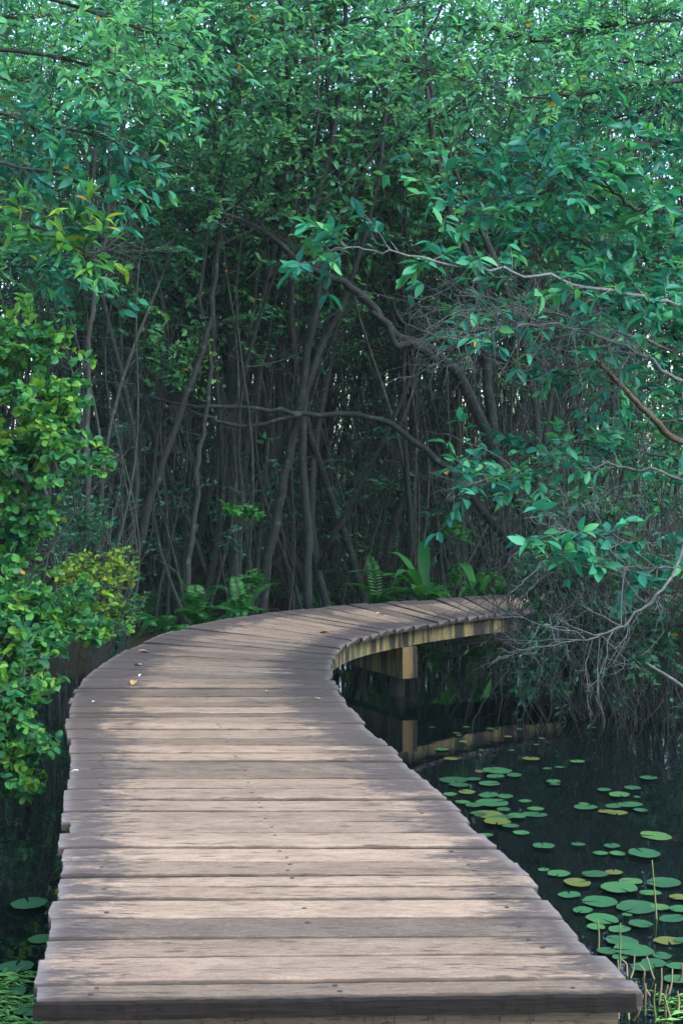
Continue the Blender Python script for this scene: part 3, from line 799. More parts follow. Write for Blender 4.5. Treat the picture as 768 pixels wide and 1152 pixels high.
while len(side) < 26 and tries < 4000:
    tries += 1
    sg = 1 if len(side) % 2 else -1
    y = K * rf.uniform(6.0, 15); x = sg * rf.uniform(4.2, 10)
    if not ok(x, y, .9, placed) or ground_h(x, y) < -.72 or not walk_clear(x, y): continue
    placed.append((x, y)); side.append((x, y, rf.integers(8), rf.uniform(.9, 1.15)))
cnt = {}
for x, y, k, sc in sorted(front):
    o = plant_tree(protos[k], x, y, sc, rf.uniform(0, 6.3), (rf.normal(0, .05), rf.normal(0, .09)))
    lm_ = landmark(x, y); cnt[lm_] = cnt.get(lm_, 0) + 1
    th = 'thick' if spec[k][1] * sc > .07 else 'slim' if spec[k][1] * sc < .05 else 'medium'
    tag(o, f'{th} dark trunk {lm_}, {ORD[cnt[lm_] - 1]} along the front row', 'tree', 'trees along the front row of the thicket')
for lst, rowname, grp in ((mid, 'in the middle rows', 'middle'), (back, 'deep in the thicket', 'deep')):
    for x, y, k, sc in lst:
        o = plant_tree(protos[k], x, y, sc, rf.uniform(0, 6.3), (rf.normal(0, .05), rf.normal(0, .08)))
        z = landmark(x, y)
        tag(o, f'dim tree {rowname}, {z}', 'tree', f'trees {rowname} {z}')
for x, y, k, sc in side:
    o = plant_tree(protos[k], x, y, sc, rf.uniform(0, 6.3), (rf.normal(0, .05), rf.normal(0, .05)))
    z = 'on the bank behind the bush' if x < 0 else 'on the bank behind the hanging twigs'
    tag(o, f'leafy swamp tree {z}', 'tree', f'trees {z}')
ns_ = 0; tries = 0
while ns_ < 275 and tries < 14000:
    tries += 1
    y = K * rf.uniform(11.2, 21); x = rf.uniform(-.30, .26) * y / K
    if not walk_clear(x, y, .15) or ground_h(x, y) < -.72 or not ok(x, y, .13, placed): continue
    placed.append((x, y)); ns_ += 1
    o = plant_tree(slim[rf.integers(4)], x, y, rf.uniform(.8, 1.25), rf.uniform(0, 6.3), (rf.normal(0, .10), rf.normal(0, .20)))
    z = landmark(x, y)
    d = 'near the deck' if y < 13.5 * K else 'farther in'
    tag(o, f'pencil-thin grey sapling stem {d}, {z}', 'sapling', f'saplings {d} {z}')

# the uncountable thin stems deeper in the thicket
mb = MB()
for i in range(520):
    y = K * U(14.5, 30); x = U(-.34, .30) * y / K
    b = np.array((x, y, float(ground_h(x, y)) - .1)); t = b + np.array((R.normal(0, .75), R.normal(0, .5), U(6, 10.5)))
    r_ = U(.010, .027)
    tube(mb, smooth_path(b, t, 11, .07), np.linspace(r_, r_ * .4, 11), 5, 0, U(0, 1), cap=False)
tag(mb.build('thin_stems', M['bark_mid']), 'tangle of thin stems deep in the thicket between the trunks', kind='stuff')

# leafy undergrowth between the deeper trunks
mb = MB(); lv = Leaves()
for i in range(330):
    y = K * U(15.5, 36); c = np.array((U(-.5, .5) * y / K, y, 0)); c[2] = float(ground_h(c[0], c[1])) + U(0, 1) ** 1.3 * 5.2; tone = U(0, .7); sz = U(.6, 1.1)
    for j in range(46):
        lv.put(c + R.normal(0, 1, 3) * (.5, .5, .4) * sz, R.normal(0, 1, 3) + (0, 0, -.1), R.normal(0, 1, 3) + (0, 0, .8), U(.10, .17), min(.9, max(0, tone + U(-.2, .2))))
lv.write(mb, 'far', .45, 0)
tag(mb.build('undergrowth', M['leaf_canopy_lit']), 'leafy undergrowth filling the gaps between the deeper trunks', kind='stuff')  # lightened leaf colour stands in for green light between the trunks

# far wood that closes the view
mb = MB(); lv = Leaves()
for i in range(230):
    x, y = U(-34, 34), K * U(34, 46)
    b = np.array((x, y, -.6)); t = b + np.array((U(-1.2, 1.2), U(-.5, .5), U(12, 20)))
    tube(mb, smooth_path(b, t, 6, .04), np.linspace(U(.06, .14), .03, 6), 5, 0, U(0, 1))
for i in range(1500):
    c = np.array((U(-30, 30), K * U(34, 46), U(0, 1) ** 1.1 * 21.5)); tone = U(.2, .95)
    for j in range(60):
        lv.put(c + R.normal(0, 1, 3) * (.85, .85, .65), R.normal(0, 1, 3) + (0, 0, -.2), R.normal(0, 1, 3) + (0, 0, .8), U(.16, .30), min(1, max(0, tone + U(-.2, .2))))
lv.write(mb, 'far', .5, 1)
tag(mb.build('far_woods', [M['bark_mid'], M['leaf_canopy_lit']]), 'far-off mass of swamp woods closing the view', kind='stuff')

# ------------------------------------------------------------------ the arched trees over the bend
def px_path(pts, n): return catmull([P(*p) for p in pts], n)

def hero(name, label, paths, bark, leaf, cat='tree', crowns=(), leafkind='near', ratio=.42, twigs=(), origin=None, group=None, nbare=()):
    """paths: (pixel path, r0, r1); crowns: (centre px, py, Y, rx, ry, rz, n, leaves, size, tone)"""
    root = thing(name, label, cat, origin, group)
    o_ = np.asarray(origin, float)
    tr, cr, lv = MB(), MB(), Leaves()
    anchors = []
    for pts, a, b in paths:
        p = (px_path(pts, 4 * len(pts)) if len(pts[0]) == 3 else None) - o_
        p = p + np.array([np.zeros(3)] + [R.normal(0, min(.012, a * .3), 3) for _ in p[1:]])
        tube(tr, p, np.linspace(a, b, len(p)), 9, 0, U(0, 1)); anchors += list(p[1:])
    for k, n, L, r, dn in nbare:
        p = px_path(paths[k][0], 14) - o_
        bare_twigs(tr, p, n, L, r, 0, dn, 2)
    for (px, py, Y), rad, n, lf, sz, tone, mx in crowns:
        fill_crown(cr, lv, anchors, P(px, py, Y) - o_, rad, n, lf, sz, .0045, .55, tone, mx, 0, .15, .1, 3)
    tr.build('trunk', bark, root)
    if lv.p:
        lv.write(cr, leafkind, ratio, 1); cr.build('crown', [bark, leaf], root)
    return root

g0 = float(ground_h(2.5, 12.9 * K))
hero('arching_tree', 'dark tree arching low across the bend from behind the twig curtain', [
    ([(600, 735, 12.9), (592, 655, 12.8), (577, 623, 12.7), (545, 578, 12.5), (511, 535, 12.4), (462, 494, 12.3), (420, 469, 12.3), (340, 466, 12.2), (288, 460, 12.2), (210, 455, 12.0), (170, 446, 11.9)], .062, .018),
    ([(340, 466, 12.2), (290, 478, 12.2), (262, 478, 12.1), (236, 470, 12.1), (205, 455, 12.0)], .03, .018)],
    M['bark_dark'], M['leaf_deep'], origin=(2.42, 12.9 * K, g0), crowns=[((200, 400, 11.8), (.7, .5, .45), 34, 10, .10, (.4, 1.0), .8)], nbare=[(0, 10, .5, .005, .1)])
hero('forked_tree', 'thick dark tree leaning in high over the bend with a forked elbow', [
    ([(640, 720, 12.6), (600, 600, 12.5), (556, 510, 12.3), (522, 433, 12.1), (493, 400, 12.0), (446, 378, 11.9), (416, 342, 11.8), (384, 318, 11.7), (345, 300, 11.6), (300, 262, 11.5), (240, 235, 11.4)], .088, .024),
    ([(493, 404, 12.0), (462, 388, 11.9), (443, 388, 11.8), (440, 372, 11.8), (420, 350, 11.8)], .055, .03),
    ([(556, 510, 12.3), (548, 420, 12.3), (540, 330, 12.2), (500, 220, 12.2), (480, 100, 12.2)], .07, .03)],
    M['bark_dark'], M['leaf_deep'], origin=tuple(P(640, 720, 12.6)), crowns=[((430, 190, 11.5), (1.8, .9, .8), 66, 12, .11, (.1, .8), 1.2), ((250, 170, 11.3), (1.3, .9, .7), 44, 12, .11, (.1, .8), 1.2)], nbare=[(0, 14, .8, .006, .0)])
for pts, r0, lb in (([(296, 700, 12.3), (303, 620, 12.3), (320, 540, 12.3), (336, 460, 12.3), (345, 400, 12.3), (358, 330, 12.3), (352, 250, 12.3), (380, 120, 12.3), (390, -40, 12.3)], .10, 'stout dark trunk swaying up behind the sword ferns under the arch'),
                    ([(347, 695, 12.6), (346, 600, 12.6), (340, 500, 12.6), (350, 420, 12.6), (382, 350, 12.6), (400, 300, 12.5), (430, 180, 12.4), (440, 20, 12.4)], .095, 'thick trunk with a kinked top between the ferns and the bend'),
                    ([(128, 730, 11.6), (150, 640, 11.6), (178, 540, 11.6), (205, 460, 11.6), (232, 380, 11.6), (245, 280, 11.6), (262, 120, 11.6), (270, -60, 11.6)], .075, 'dark leaning trunk behind the yellow-green bush'),
                    ([(100, 720, 10.8), (98, 520, 10.8), (100, 400, 10.8), (104, 350, 10.8), (112, 290, 10.8), (122, 240, 10.8), (125, 100, 10.8), (120, -60, 10.8)], .055, 'pale straight trunk standing behind the round-leaved bush'),
                    ([(214, 720, 11.9), (212, 640, 11.9), (222, 560, 11.9), (226, 500, 11.9), (236, 420, 11.8), (228, 330, 11.7), (240, 180, 11.7), (236, 0, 11.7)], .06, 'grey trunk just behind the first sword fern'),
                    ([(460, 690, 13.2), (462, 600, 13.2), (456, 500, 13.2), (455, 400, 13.2), (462, 320, 13.2), (450, 200, 13.2), (455, 0, 13.2)], .06, 'upright dark trunk behind the broad-leaved fern')):
    b = P(*pts[0]); b[2] = min(b[2], float(ground_h(b[0], b[1])))
    top = pts[-1]
    hero('swamp_tree', lb, [(pts, r0 * .62, r0 * .24)], M['bark_mid'] if 'pale' in lb or 'grey' in lb else M['bark_dark'], M['leaf_canopy_lit'], origin=tuple(b), group='large trunks by the bend',
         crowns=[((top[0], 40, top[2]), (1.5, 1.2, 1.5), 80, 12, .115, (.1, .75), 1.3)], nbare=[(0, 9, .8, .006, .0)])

# ------------------------------------------------------------------ overhanging tree on the right bank, with large leaves
gR = float(ground_h(4.3, 8.6 * K))
root = thing('overhanging_tree', 'large-leaved tree on the bank leaning its branches out over the water and deck', 'tree', (4.3, 8.6 * K, gR))
o_ = np.array((4.3, 8.6 * K, gR))
tr = MB()
trunk_pts = catmull(np.array([(4.3, 8.6, gR - .4), (4.15, 8.3, .8), (3.9, 7.9, 2.2), (3.7, 7.6, 3.8), (3.4, 7.4, 5.6), (3.3, 7.3, 7.2)]) * (1, K, 1), 20)
tube(tr, trunk_pts - o_, np.linspace(.16, .05, 20), 10)
tr.build('trunk', M['bark_mid'], root)
T = lambda z: np.array([np.interp(z, trunk_pts[:, 2], trunk_pts[:, 0]), np.interp(z, trunk_pts[:, 2], trunk_pts[:, 1]), z])
# (pixel path from the trunk outward, r, leaves per twig, side twigs, twig length, leaf size, bare twigs, bark)
limbs = [
    (1.2, [(768, 497, 6.9), (735, 472, 6.7), (700, 436, 6.5), (668, 402, 6.4)], .032, 8, 10, .35, .13, 6, 'bark_warm'),
    (3.0, [(768, 240, 6.6), (722, 238, 6.4), (690, 215, 6.3), (640, 195, 6.2), (600, 186, 6.1)], .020, 9, 26, .5, .15, 6, 'bark_mid'),
    (2.2, [(768, 345, 6.2), (700, 330, 6.0), (610, 312, 5.9), (525, 300, 5.8), (440, 284, 5.8), (385, 280, 5.8), (340, 300, 5.8)], .016, 8, 24, .32, .15, 6, 'bark_pale'),
    (1.6, [(768, 430, 6.3), (700, 388, 6.2), (620, 366, 6.1), (560, 368, 6.0), (510, 385, 6.0)], .018, 4, 12, .4, .12, 46, 'bark_pale'),
    (1.9, [(768, 395, 6.8), (690, 372, 6.6), (600, 350, 6.5), (520, 352, 6.4)], .018, 6, 22, .45, .13, 34, 'bark_pale'),
    (.7, [(768, 540, 6.6), (700, 524, 6.5), (620, 530, 6.4), (560, 536, 6.3), (505, 548, 6.2)], .014, 9, 22, .38, .13, 12, 'bark_pale'),
    (.7, [(768, 520, 7.2), (690, 505, 7.1), (610, 500, 7.0), (555, 510, 7.0)], .014, 9, 22, .4, .13, 6, 'bark_mid'),
    (.0, [(768, 640, 5.6), (720, 640, 5.5), (660, 636, 5.4), (604, 632, 5.4)], .011, 8, 12, .26, .15, 10, 'bark_pale'),
    (.1, [(768, 604, 5.7), (730, 612, 5.6), (690, 606, 5.5), (640, 598, 5.5), (590, 584, 5.5)], .010, 6, 9, .25, .14, 12, 'bark_pale'),
    (3.6, [(768, 160, 6.6), (690, 170, 6.4), (620, 210, 6.3), (560, 240, 6.2), (500, 230, 6.2)], .022, 9, 30, .5, .15, 6, 'bark_mid'),
    (4.2, [(768, 90, 6.9), (690, 100, 6.8), (600, 110, 6.7), (520, 90, 6.7), (450, 70, 6.7)], .020, 12, 60, .6, .10, 14, 'bark_mid'),
    (4.8, [(768, 20, 7.0), (680, 30, 7.0), (600, 45, 7.0), (520, 20, 7.0)], .020, 12, 64, .6, .10, 12, 'bark_mid'),
    (5.4, [(768, -50, 7.2), (680, -60, 7.2), (600, -50, 7.2), (500, -60, 7.2)], .026, 12, 60, .7, .10, 4, 'bark_mid'),
    (6.2, [(790, -150, 7.6), (700, -160, 7.8), (600, -150, 8.0), (520, -150, 8.2)], .026, 12, 60, .8, .11, 2, 'bark_mid'),
    (6.6, [(860, -240, 7.6), (780, -250, 7.8), (690, -240, 8.0), (600, -240, 8.2)], .026, 12, 60, .8, .11, 2, 'bark_mid'),
    (5.0, [(820, -20, 9.4), (760, 10, 9.6), (700, 20, 9.8), (640, -10, 10.0)], .024, 13, 60, .8, .11, 6, 'bark_mid'),
    (4.0, [(820, 110, 9.2), (760, 110, 9.4), (700, 130, 9.6), (650, 120, 9.8)], .022, 13, 60, .7, .11, 8, 'bark_mid'),
    (4.6, [(800, 40, 8.4), (730, 70, 8.6), (640, 60, 8.8), (560, 50, 9.0)], .024, 12, 60, .7, .10, 8, 'bark_mid'),
    (2.7, [(768, 300, 7.0), (720, 290, 6.9), (660, 275, 6.8), (590, 260, 6.8)], .020, 10, 34, .55, .14, 10, 'bark_mid'),
    (1.8, [(800, 420, 6.9), (760, 380, 6.8), (700, 345, 6.8), (640, 330, 6.7)], .018, 10, 32, .5, .14, 16, 'bark_mid'),
    (2.4, [(800, 300, 7.6), (740, 250, 7.6), (680, 220, 7.6), (620, 210, 7.5), (540, 200, 7.5)], .020, 10, 40, .6, .14, 8, 'bark_mid'),
    (1.3, [(800, 470, 7.4), (740, 440, 7.3), (670, 425, 7.2), (610, 420, 7.2)], .016, 10, 26, .45, .13, 10, 'bark_mid'),
]
for z, pts, r, lf, nt_, tl, sz, nb, bk in limbs:
    main = [P(*p) for p in pts]
    a = T(max(z, .3)); j = (a + main[0]) / 2 + np.array((0, -.1, .1))
    p = catmull([a, j, *main], 6 * (len(main) + 2)) - o_
    p[6:] += R.normal(0, .010 if r < .03 else .003, p[6:].shape)
    wd, lv = MB(), Leaves()
    tube(wd, p, np.linspace(r * 1.0, r * .16, len(p)) if r < .03 else np.linspace(r, r * .45, len(p)), 7, 0, U(0, 1))
    m0 = 12
    for i in range(int(nt_ * 1.5)):
        t = U(.02, 1) if i else 1.0
        k = min(m0 + int(t * (len(p) - 1 - m0)), len(p) - 2)
        ax = nrm(p[k + 1] - p[k])
        d = nrm(ax * U(.2, 1.0) + R.normal(0, .7, 3) * (1, 1, .75) + (0, 0, .1))
        L = tl * U(.4, 1.15)
        leafy_twig(wd, lv, curve_to(p[k], p[k] + d * L, 5, .08, .08), .0035, lf + int(R.integers(-1, 4)), sz * .78, .25, .62, (.1, .85), 4, 0, .12, 3)
    if nb: bare_twigs(wd, p[m0:], nb, tl * 1.3, .0038, 0, .12, 2, 1.0)
    br = wd.build('branch', M[bk], root); fo = MB(); lv.write(fo, 'near', .40); fo.build('foliage', M['leaf_canopy_lit'] if z > 4 else M['leaf_teal'], br)
# the bare grey limb hanging low
wd = MB()
p = catmull([T(.6), P(800, 600, 5.8), P(757, 648, 5.3), P(722, 684, 5.2), P(690, 708, 5.15), P(655, 719, 5.1), P(604, 727, 5.1)], 34) - o_
p[8:] += R.normal(0, .008, p[8:].shape)
tube(wd, p, np.linspace(.011, .002, len(p)), 7)
bare_twigs(wd, p[10:], 17, .48, .0032, 0, .06, 2, .9)
bare_twigs(wd, p[14:26], 3, .5, .0030, 0, .8, 1, .5)
wd.build('bare_branch', M['bark_pale'], root)['label'] = 'bare grey branch with splayed twigs'

# dead pole and the tangle of hanging twigs by the bank
mb = MB()
q0, q1 = P(726, 746, 6.4), P(800, 800, 6.2)
base = q1.copy(); tip = q0 - base
tube(mb, catmull([np.array((.35, .1, -.35)), np.zeros(3), tip * .5 + (0, 0, .02), tip], 12), np.linspace(.014, .009, 12), 6)
o = mb.build('dead_stick', M['bark_pale']); o.location = base
tag(o, 'single pale dead stick slanting out over the water below the bare branch', 'stick')

def twig_curtain(name, label, region, n, seed):
    mb = MB(); lv = Leaves()
    for i in range(n):
        px = region[0] + (region[1] - region[0]) * U(0, 1); Y = K * U(region[2], region[3])
        topy = U(region[4], region[5]); x = (px - CX) * Y / F
        z0 = EYE - (topy - HY) * Y / F
        z1 = max(WATER - .1, z0 - U(.25, 1.3))
        q = [np.array((x, Y, z0))]; d = np.array((R.normal(0, .5), R.normal(0, .4), -.5))
        ns_ = 7
        for k in range(ns_):
            d = nrm(d + R.normal(0, .30, 3) + (0, 0, -.25)); q.append(q[-1] + d * (z0 - z1) / ns_ * 1.2)
        tube(mb, q, np.linspace(.0042, .0016, ns_ + 1) * U(.6, 1.3), 3, 0, U(0, 1), cap=False)
        if U(0, 1) < .55: bare_twigs(mb, q, 3, .35, .0018, 0, .3, 0, 1.2)
        if U(0, 1) < .16:
            leafy_twig(mb, lv, q[3:6], .002, 4, .07, .2, .5, (0, .7), 3)
    lv.write(mb, 'far', .45, 1)
    tag(mb.build(name, [M['bark_twig'], M['leaf_deep']]), label, kind='stuff')
twig_curtain('hanging_twigs', 'grey tangle of fine hanging twigs trailing into the water', (570, 830, 8.4, 9.4, 540, 790), 760, 1)

# shrubs on the right bank behind the curtain
def bush(name, label, cat, base, crowns, leafkey, kind, ratio, bark, nstem=6, group=None, flat=.5, rosette=4, droop=.0, stem_r=.02):
    root = thing(name, label, cat, base, group)
    b = np.asarray(base, float)
    st, cr, lv = MB(), MB(), Leaves()
    anchors = []
    for (c, rad, n, lf, sz, tone) in crowns:
        c = np.asarray(c) - b
        for k in range(nstem):
            e = c + R.normal(0, .38, 3) * np.asarray(rad)
            q = curve_to(R.normal(0, .06, 3) * (1, 1, 0) - (0, 0, .25), e, 9, .05, .10)
            tube(st, q, np.linspace(stem_r, stem_r * .3, 9), 6, 0, U(0, 1)); anchors += list(q[3:])
        fill_crown(cr, lv, anchors, c, rad, n, lf, sz, .0045, flat, tone, .55, 0, droop, .25, rosette, 4)
    for k in range(0, len(anchors) - 6, 12): bare_twigs(st, np.array(anchors[k:k + 6]), 3, .35, .0035, 0, 0, 1)
    st.build('stem', bark, root)
    lv.write(cr, kind, ratio, 1); cr.build('foliage', [bark, M[leafkey]], root)
    return root

gz = lambda x, y: float(ground_h(x, y))
for x, y, sc, lb in ((3.0, 10.0, 1.0, 'dark shrub hung with dead twigs where the deck disappears'), (3.9, 9.6, 1.1, 'dark leafy shrub on the bank behind the bare branch'), (5.0, 9.4, 1.2, 'dense shrub on the bank at the water edge behind the slanting stick'), (4.2, 10.6, 1.2, 'tall dark shrub farther back on the bank')):
    y *= K
    bush('bank_shrub', lb, 'shrub', (x, y, gz(x, y)), [((x - .1, y - .2, .2), (.75 * sc, .7, .75), 70, 13, .085, (0, .55)), ((x, y, 1.5), (.85 * sc, .8, .8), 75, 13, .09, (0, .6))], 'leaf_deep', 'far', .48, M['bark_mid'], 8, 'shrubs on the bank', .4, 3, .1)

bush('drooping_shrub', 'dark drooping brush hanging into the water where the deck disappears', 'shrub', (2.75, 9.5 * K, gz(2.75, 9.5 * K)), [
    (P(616, 660, 9.1), (.28, .4, .42), 110, 13, .085, (0, .65)), (P(606, 745, 8.9), (.30, .4, .36), 80, 12, .08, (0, .5)), (P(640, 640, 9.2), (.50, .5, .42), 80, 12, .085, (0, .6)), (P(625, 720, 9.0), (.40, .5, .40), 80, 12, .085, (0, .55)), (P(690, 700, 8.9), (.55, .5, .55), 90, 12, .085, (0, .5)), (P(745, 720, 8.7), (.5, .5, .6), 80, 12, .085, (0, .5)), (P(660, 575, 9.3), (.6, .5, .4), 70, 12, .08, (0, .6))],
    'leaf_deep', 'far', .42, M['bark_twig'], 9, 'shrubs on the bank', .3, 3, .35, .014)

# ------------------------------------------------------------------ bushes on the left
bx, by = -2.75, 6.7 * K
bush('round_leaved_bush', 'tall bright green bush with round leaves leaning over the water beside the deck', 'bush', (bx, by, WATER - .1), [
    (P(26, 400, 6.4), (.44, .5, .46), 115, 13, .062, (.3, 1.0)), (P(58, 478, 6.3), (.36, .45, .44), 105, 13, .062, (.25, .95)), (P(15, 545, 6.3), (.40, .45, .40), 96, 13, .062, (.2, .85)),
    (P(-60, 450, 6.6), (.6, .6, .8), 86, 13, .0625, (.2, .9))], 'leaf_lime', 'round', .66, M['bark_mid'], 5, None, .45, 5, .0, .016)
bush('low_round_leaved_bush', 'low bright green bush with round leaves spilling over the deck edge', 'bush', (-2.7, 6.3 * K, WATER - .1), [
    (P(20, 600, 6.4), (.36, .4, .25), 48, 12, .062, (.1, .7)), (P(30, 690, 6.2), (.38, .5, .38), 134, 13, .062, (.25, .95)), (P(88, 710, 6.9), (.27, .3, .17), 57, 12, .057, (.25, .9)), (P(16, 785, 6.0), (.33, .45, .34), 105, 13, .062, (.2, .9)),
    (P(8, 855, 5.9), (.28, .4, .24), 61, 12, .062, (.1, .8)), (P(-70, 760, 6.3), (.5, .5, .6), 76, 12, .0625, (.2, .9))], 'leaf_lime', 'round', .66, M['bark_mid'], 5, None, .45, 5, .05, .011)
for x_, y_, lb in ((-3.3, 9.2, 'dark shrub on the low bank just behind the round-leaved bushes'), (-2.6, 10.6, 'dark shrub on the bank behind the yellow-green bush'), (-4.3, 10.6, 'dark shrub farthest back on the bank behind the bushes')):
    yk = y_ * K
    bush('bank_shrub', lb, 'shrub', (x_, yk, gz(x_, yk)), [((x_, yk - .2, .0), (.8, .7, .55), 80, 12, .08, (0, .55)), ((x_, yk, .9), (.7, .6, .5), 50, 12, .08, (0, .6))], 'leaf_deep', 'far', .48, M['bark_mid'], 7, 'shrubs on the bank', .4, 3, .1, .012)
bush('yellow_green_bush', 'sparse yellow-green bush with small leaves behind the low round-leaved bush', 'bush', (-2.35, 9.0 * K, gz(-2.35, 9.0 * K)), [
    (P(85, 640, 8.7), (.34, .4, .24), 50, 12, .056, (.3, 1)), (P(135, 655, 8.9), (.26, .3, .34), 50, 12, .056, (.3, 1)), (P(110, 690, 8.8), (.4, .4, .22), 44, 12, .056, (.1, .7))], 'leaf_olive', 'round', .5, M['bark_mid'], 5, None, .45, 4, .0, .010)

# tree on the left bank whose long-leaved branches reach in at the top
gL = gz(-4.6, 7.6 * K)
root = thing('long_leaved_tree', 'tree with long green leaves reaching in above the round-leaved bush', 'tree', (-4.6, 7.6 * K, gL))
o_ = np.array((-4.6, 7.6 * K, gL))
tr = MB(); tp = catmull(np.array([(-4.6, 7.6, gL - .4), (-4.5, 7.5, 1.2), (-4.2, 7.3, 3.0), (-4.0, 7.2, 5.0), (-3.7, 7.2, 7.4)]) * (1, K, 1), 18)
tube(tr, tp - o_, np.linspace(.13, .04, 18), 9); tr.build('trunk', M['bark_mid'], root)
for z, pts, r, lf, nt_, tl, sz, nb in (
        (2.2, [(-30, 240, 6.6), (20, 250, 6.5), (60, 262, 6.4), (105, 285, 6.3), (140, 262, 6.3)], .016, 9, 26, .36, .14, 14),
        (2.8, [(-30, 190, 6.8), (30, 190, 6.7), (80, 200, 6.7), (130, 235, 6.6)], .016, 9, 26, .42, .13, 8),
        (3.4, [(-30, 130, 6.9), (40, 140, 6.9), (100, 150, 6.9), (160, 170, 6.9)], .018, 10, 40, .45, .11, 10),
        (4.2, [(-40, 60, 7.0), (40, 60, 7.0), (120, 80, 7.0), (190, 110, 7.0)], .02, 12, 56, .55, .10, 10),
        (5.0, [(-40, -20, 7.2), (60, 0, 7.2), (150, 30, 7.2), (220, 60, 7.2)], .02, 12, 60, .6, .10, 8),
        (5.4, [(-40, 10, 9.0), (30, 20, 9.2), (100, 10, 9.4), (170, 10, 9.6)], .02, 13, 64, .8, .11, 6),
        (4.6, [(-40, 90, 9.0), (30, 90, 9.2), (90, 100, 9.4), (150, 90, 9.6)], .02, 13, 60, .7, .11, 6),
        (1.9, [(-40, 300, 7.2), (20, 300, 7.2), (70, 300, 7.2), (120, 320, 7.3)], .014, 10, 26, .45, .12, 6)):
    main = [P(*p) for p in pts]
    i = int(np.argmin(np.abs(tp[:, 2] - z + .4))); a = tp[i]
    p = catmull([a, (a + main[0]) / 2 + (0, 0, .12), *main], 5 * (len(main) + 2)) - o_
    wd, lv = MB(), Leaves()
    tube(wd, p, np.linspace(r * 1.3, r * .3, len(p)), 7, 0, U(0, 1))
    for q in range(nt_):
        k = min(10 + int((U(0, 1) if q else 1) * (len(p) - 11)), len(p) - 2)
        d = nrm(nrm(p[k + 1] - p[k]) * U(.3, 1) + R.normal(0, .6, 3)); L = tl * U(.4, 1.1)
        leafy_twig(wd, lv, curve_to(p[k], p[k] + d * L, 5, .08, .08), .0035, lf, sz, .25, .6, (.1, .85), 4, 0, .12, 3)
    bare_twigs(wd, p[10:], nb, tl * 1.2, .0035, 0, .1, 2, 1.0)
    br = wd.build('branch', M['bark_mid'], root); fo = MB(); lv.write(fo, 'near', .36); fo.build('foliage', M['leaf_lime'] if sz > .135 else M['leaf_canopy_lit'] if z > 4 else M['leaf_teal'], br)

# ------------------------------------------------------------------ ferns and small plants behind the deck
def fern(name, label, base, nf, L, kind, size, spread=.8, group=None, up=1.0):
    root = None
    b = np.asarray(base, float)
    mb = MB(); lv = Leaves()
    for i in range(nf):
        a = 6.283 * i / nf + U(-.3, .3); l = L * U(.5, 1.1)
        o = np.array((math.cos(a), math.sin(a), 0)) * spread * U(.35, 1.35); uu = up * U(.55, 1.08)
        t = np.linspace(0, 1, 12)[:, None]
        q = o * l * t * (.75 + .45 * t) + np.array((0, 0, 1)) * l * (1.7 * uu * t - U(.8, 1.3) * t ** 2)
        if kind == 'sword':
            tube(mb, q, np.linspace(.004, .0012, 12), 3, 0, .3, cap=False)
            for k in range(2, 26):
                s_ = k / 26 * 11; j = min(int(s_), 10); p = q[j] + (q[j + 1] - q[j]) * (s_ - j); ax = nrm(q[j + 1] - q[j])
                sd = nrm(np.cross(ax, (0, 0, 1)) + 1e-6)
                ln = size * .85 * math.sin(math.pi * min(.97, .18 + .8 * k / 26))
                for sg in (-1, 1):
                    lv.put(p, sd * sg + ax * .35 + (0, 0, -.1), np.cross(sd, ax) * (1 if np.cross(sd, ax)[2] > 0 else -1) + R.normal(0, .15, 3), ln, U(.1, .9))
        else:
            w = size * U(.8, 1.2); V = []
            sd = nrm(np.cross(o, (0, 0, 1)))
            prof = np.array([.12, .3, .5, .7, .85, .97, 1, .98, .88, .7, .4, .03]) * w / 2
            for k in range(12):
                rip = .06 * w * math.sin(k * 2.3 + i)
                V += [q[k] - sd * prof[k] + (0, 0, .35 * prof[k] + rip), q[k], q[k] + sd * prof[k] + (0, 0, .35 * prof[k] - rip)]
            Q = []
            for k in range(11):
                c = k * 3; Q += [(c, c + 1, c + 4, c + 3), (c + 1, c + 2, c + 5, c + 4)]
            mb.add(V, Q, None, 0, U(.1, .95))
    lv.write(mb, 'far', .21)
    o = mb.build(name, M['leaf_fern']); o.location = b
    return tag(o, label, 'fern', group)
def behind(px, py, Y):
    return P(px, py, Y)
fern('sword_fern', 'sword fern with spreading fronds at the outer deck edge, paler of the two', behind(222, 708, 10.75), 16, .72, 'sword', .14, .6, 'ferns behind the deck')
fern('sword_fern', 'sword fern clump nearest the trunks behind the deck, darker of the two', behind(272, 700, 11.2), 15, .62, 'sword', .13, .6, 'ferns behind the deck')
fern('sword_fern', 'low dark fern creeping along the outer deck edge by the bush', behind(188, 716, 10.3), 15, .55, 'sword', .13, .9, 'ferns behind the deck', .7)
fern('broad_fern', 'large broad-leaved fern beyond the deck bend, spreading flat fronds', behind(478, 688, 12.25), 22, .80, 'strap', .13, .8, 'ferns behind the deck')
fern('broad_fern', 'upright broad-leaved fern next to the thin sapling beyond the deck', behind(537, 684, 12.5), 12, .75, 'strap', .14, .5, 'ferns behind the deck')
fern('sword_fern', 'small grey-green fern between the kinked trunk and the broad-leaved fern', behind(425, 690, 12.4), 12, .7, 'sword', .13, .6, 'ferns behind the deck')
fern('sword_fern', 'small fern under the arching tree at the end of the deck', behind(572, 684, 12.6), 13, .7, 'sword', .14, .6, 'ferns behind the deck')
rg = np.random.default_rng(3); k = 0; tries = 0
while k < 16 and tries < 900:
    tries += 1
    y = K * rg.uniform(12, 16.5); x = (rg.uniform(120, 620) - CX) * y / F
    if not walk_clear(x, y, .1) or ground_h(x, y) < -.7: continue
    k += 1
    fern('sword_fern', 'dim fern on the dark floor between the trunks', (x, y, gz(x, y)), 11, rg.uniform(.5, .8), 'sword', .12, .8, 'dim ferns between the trunks')
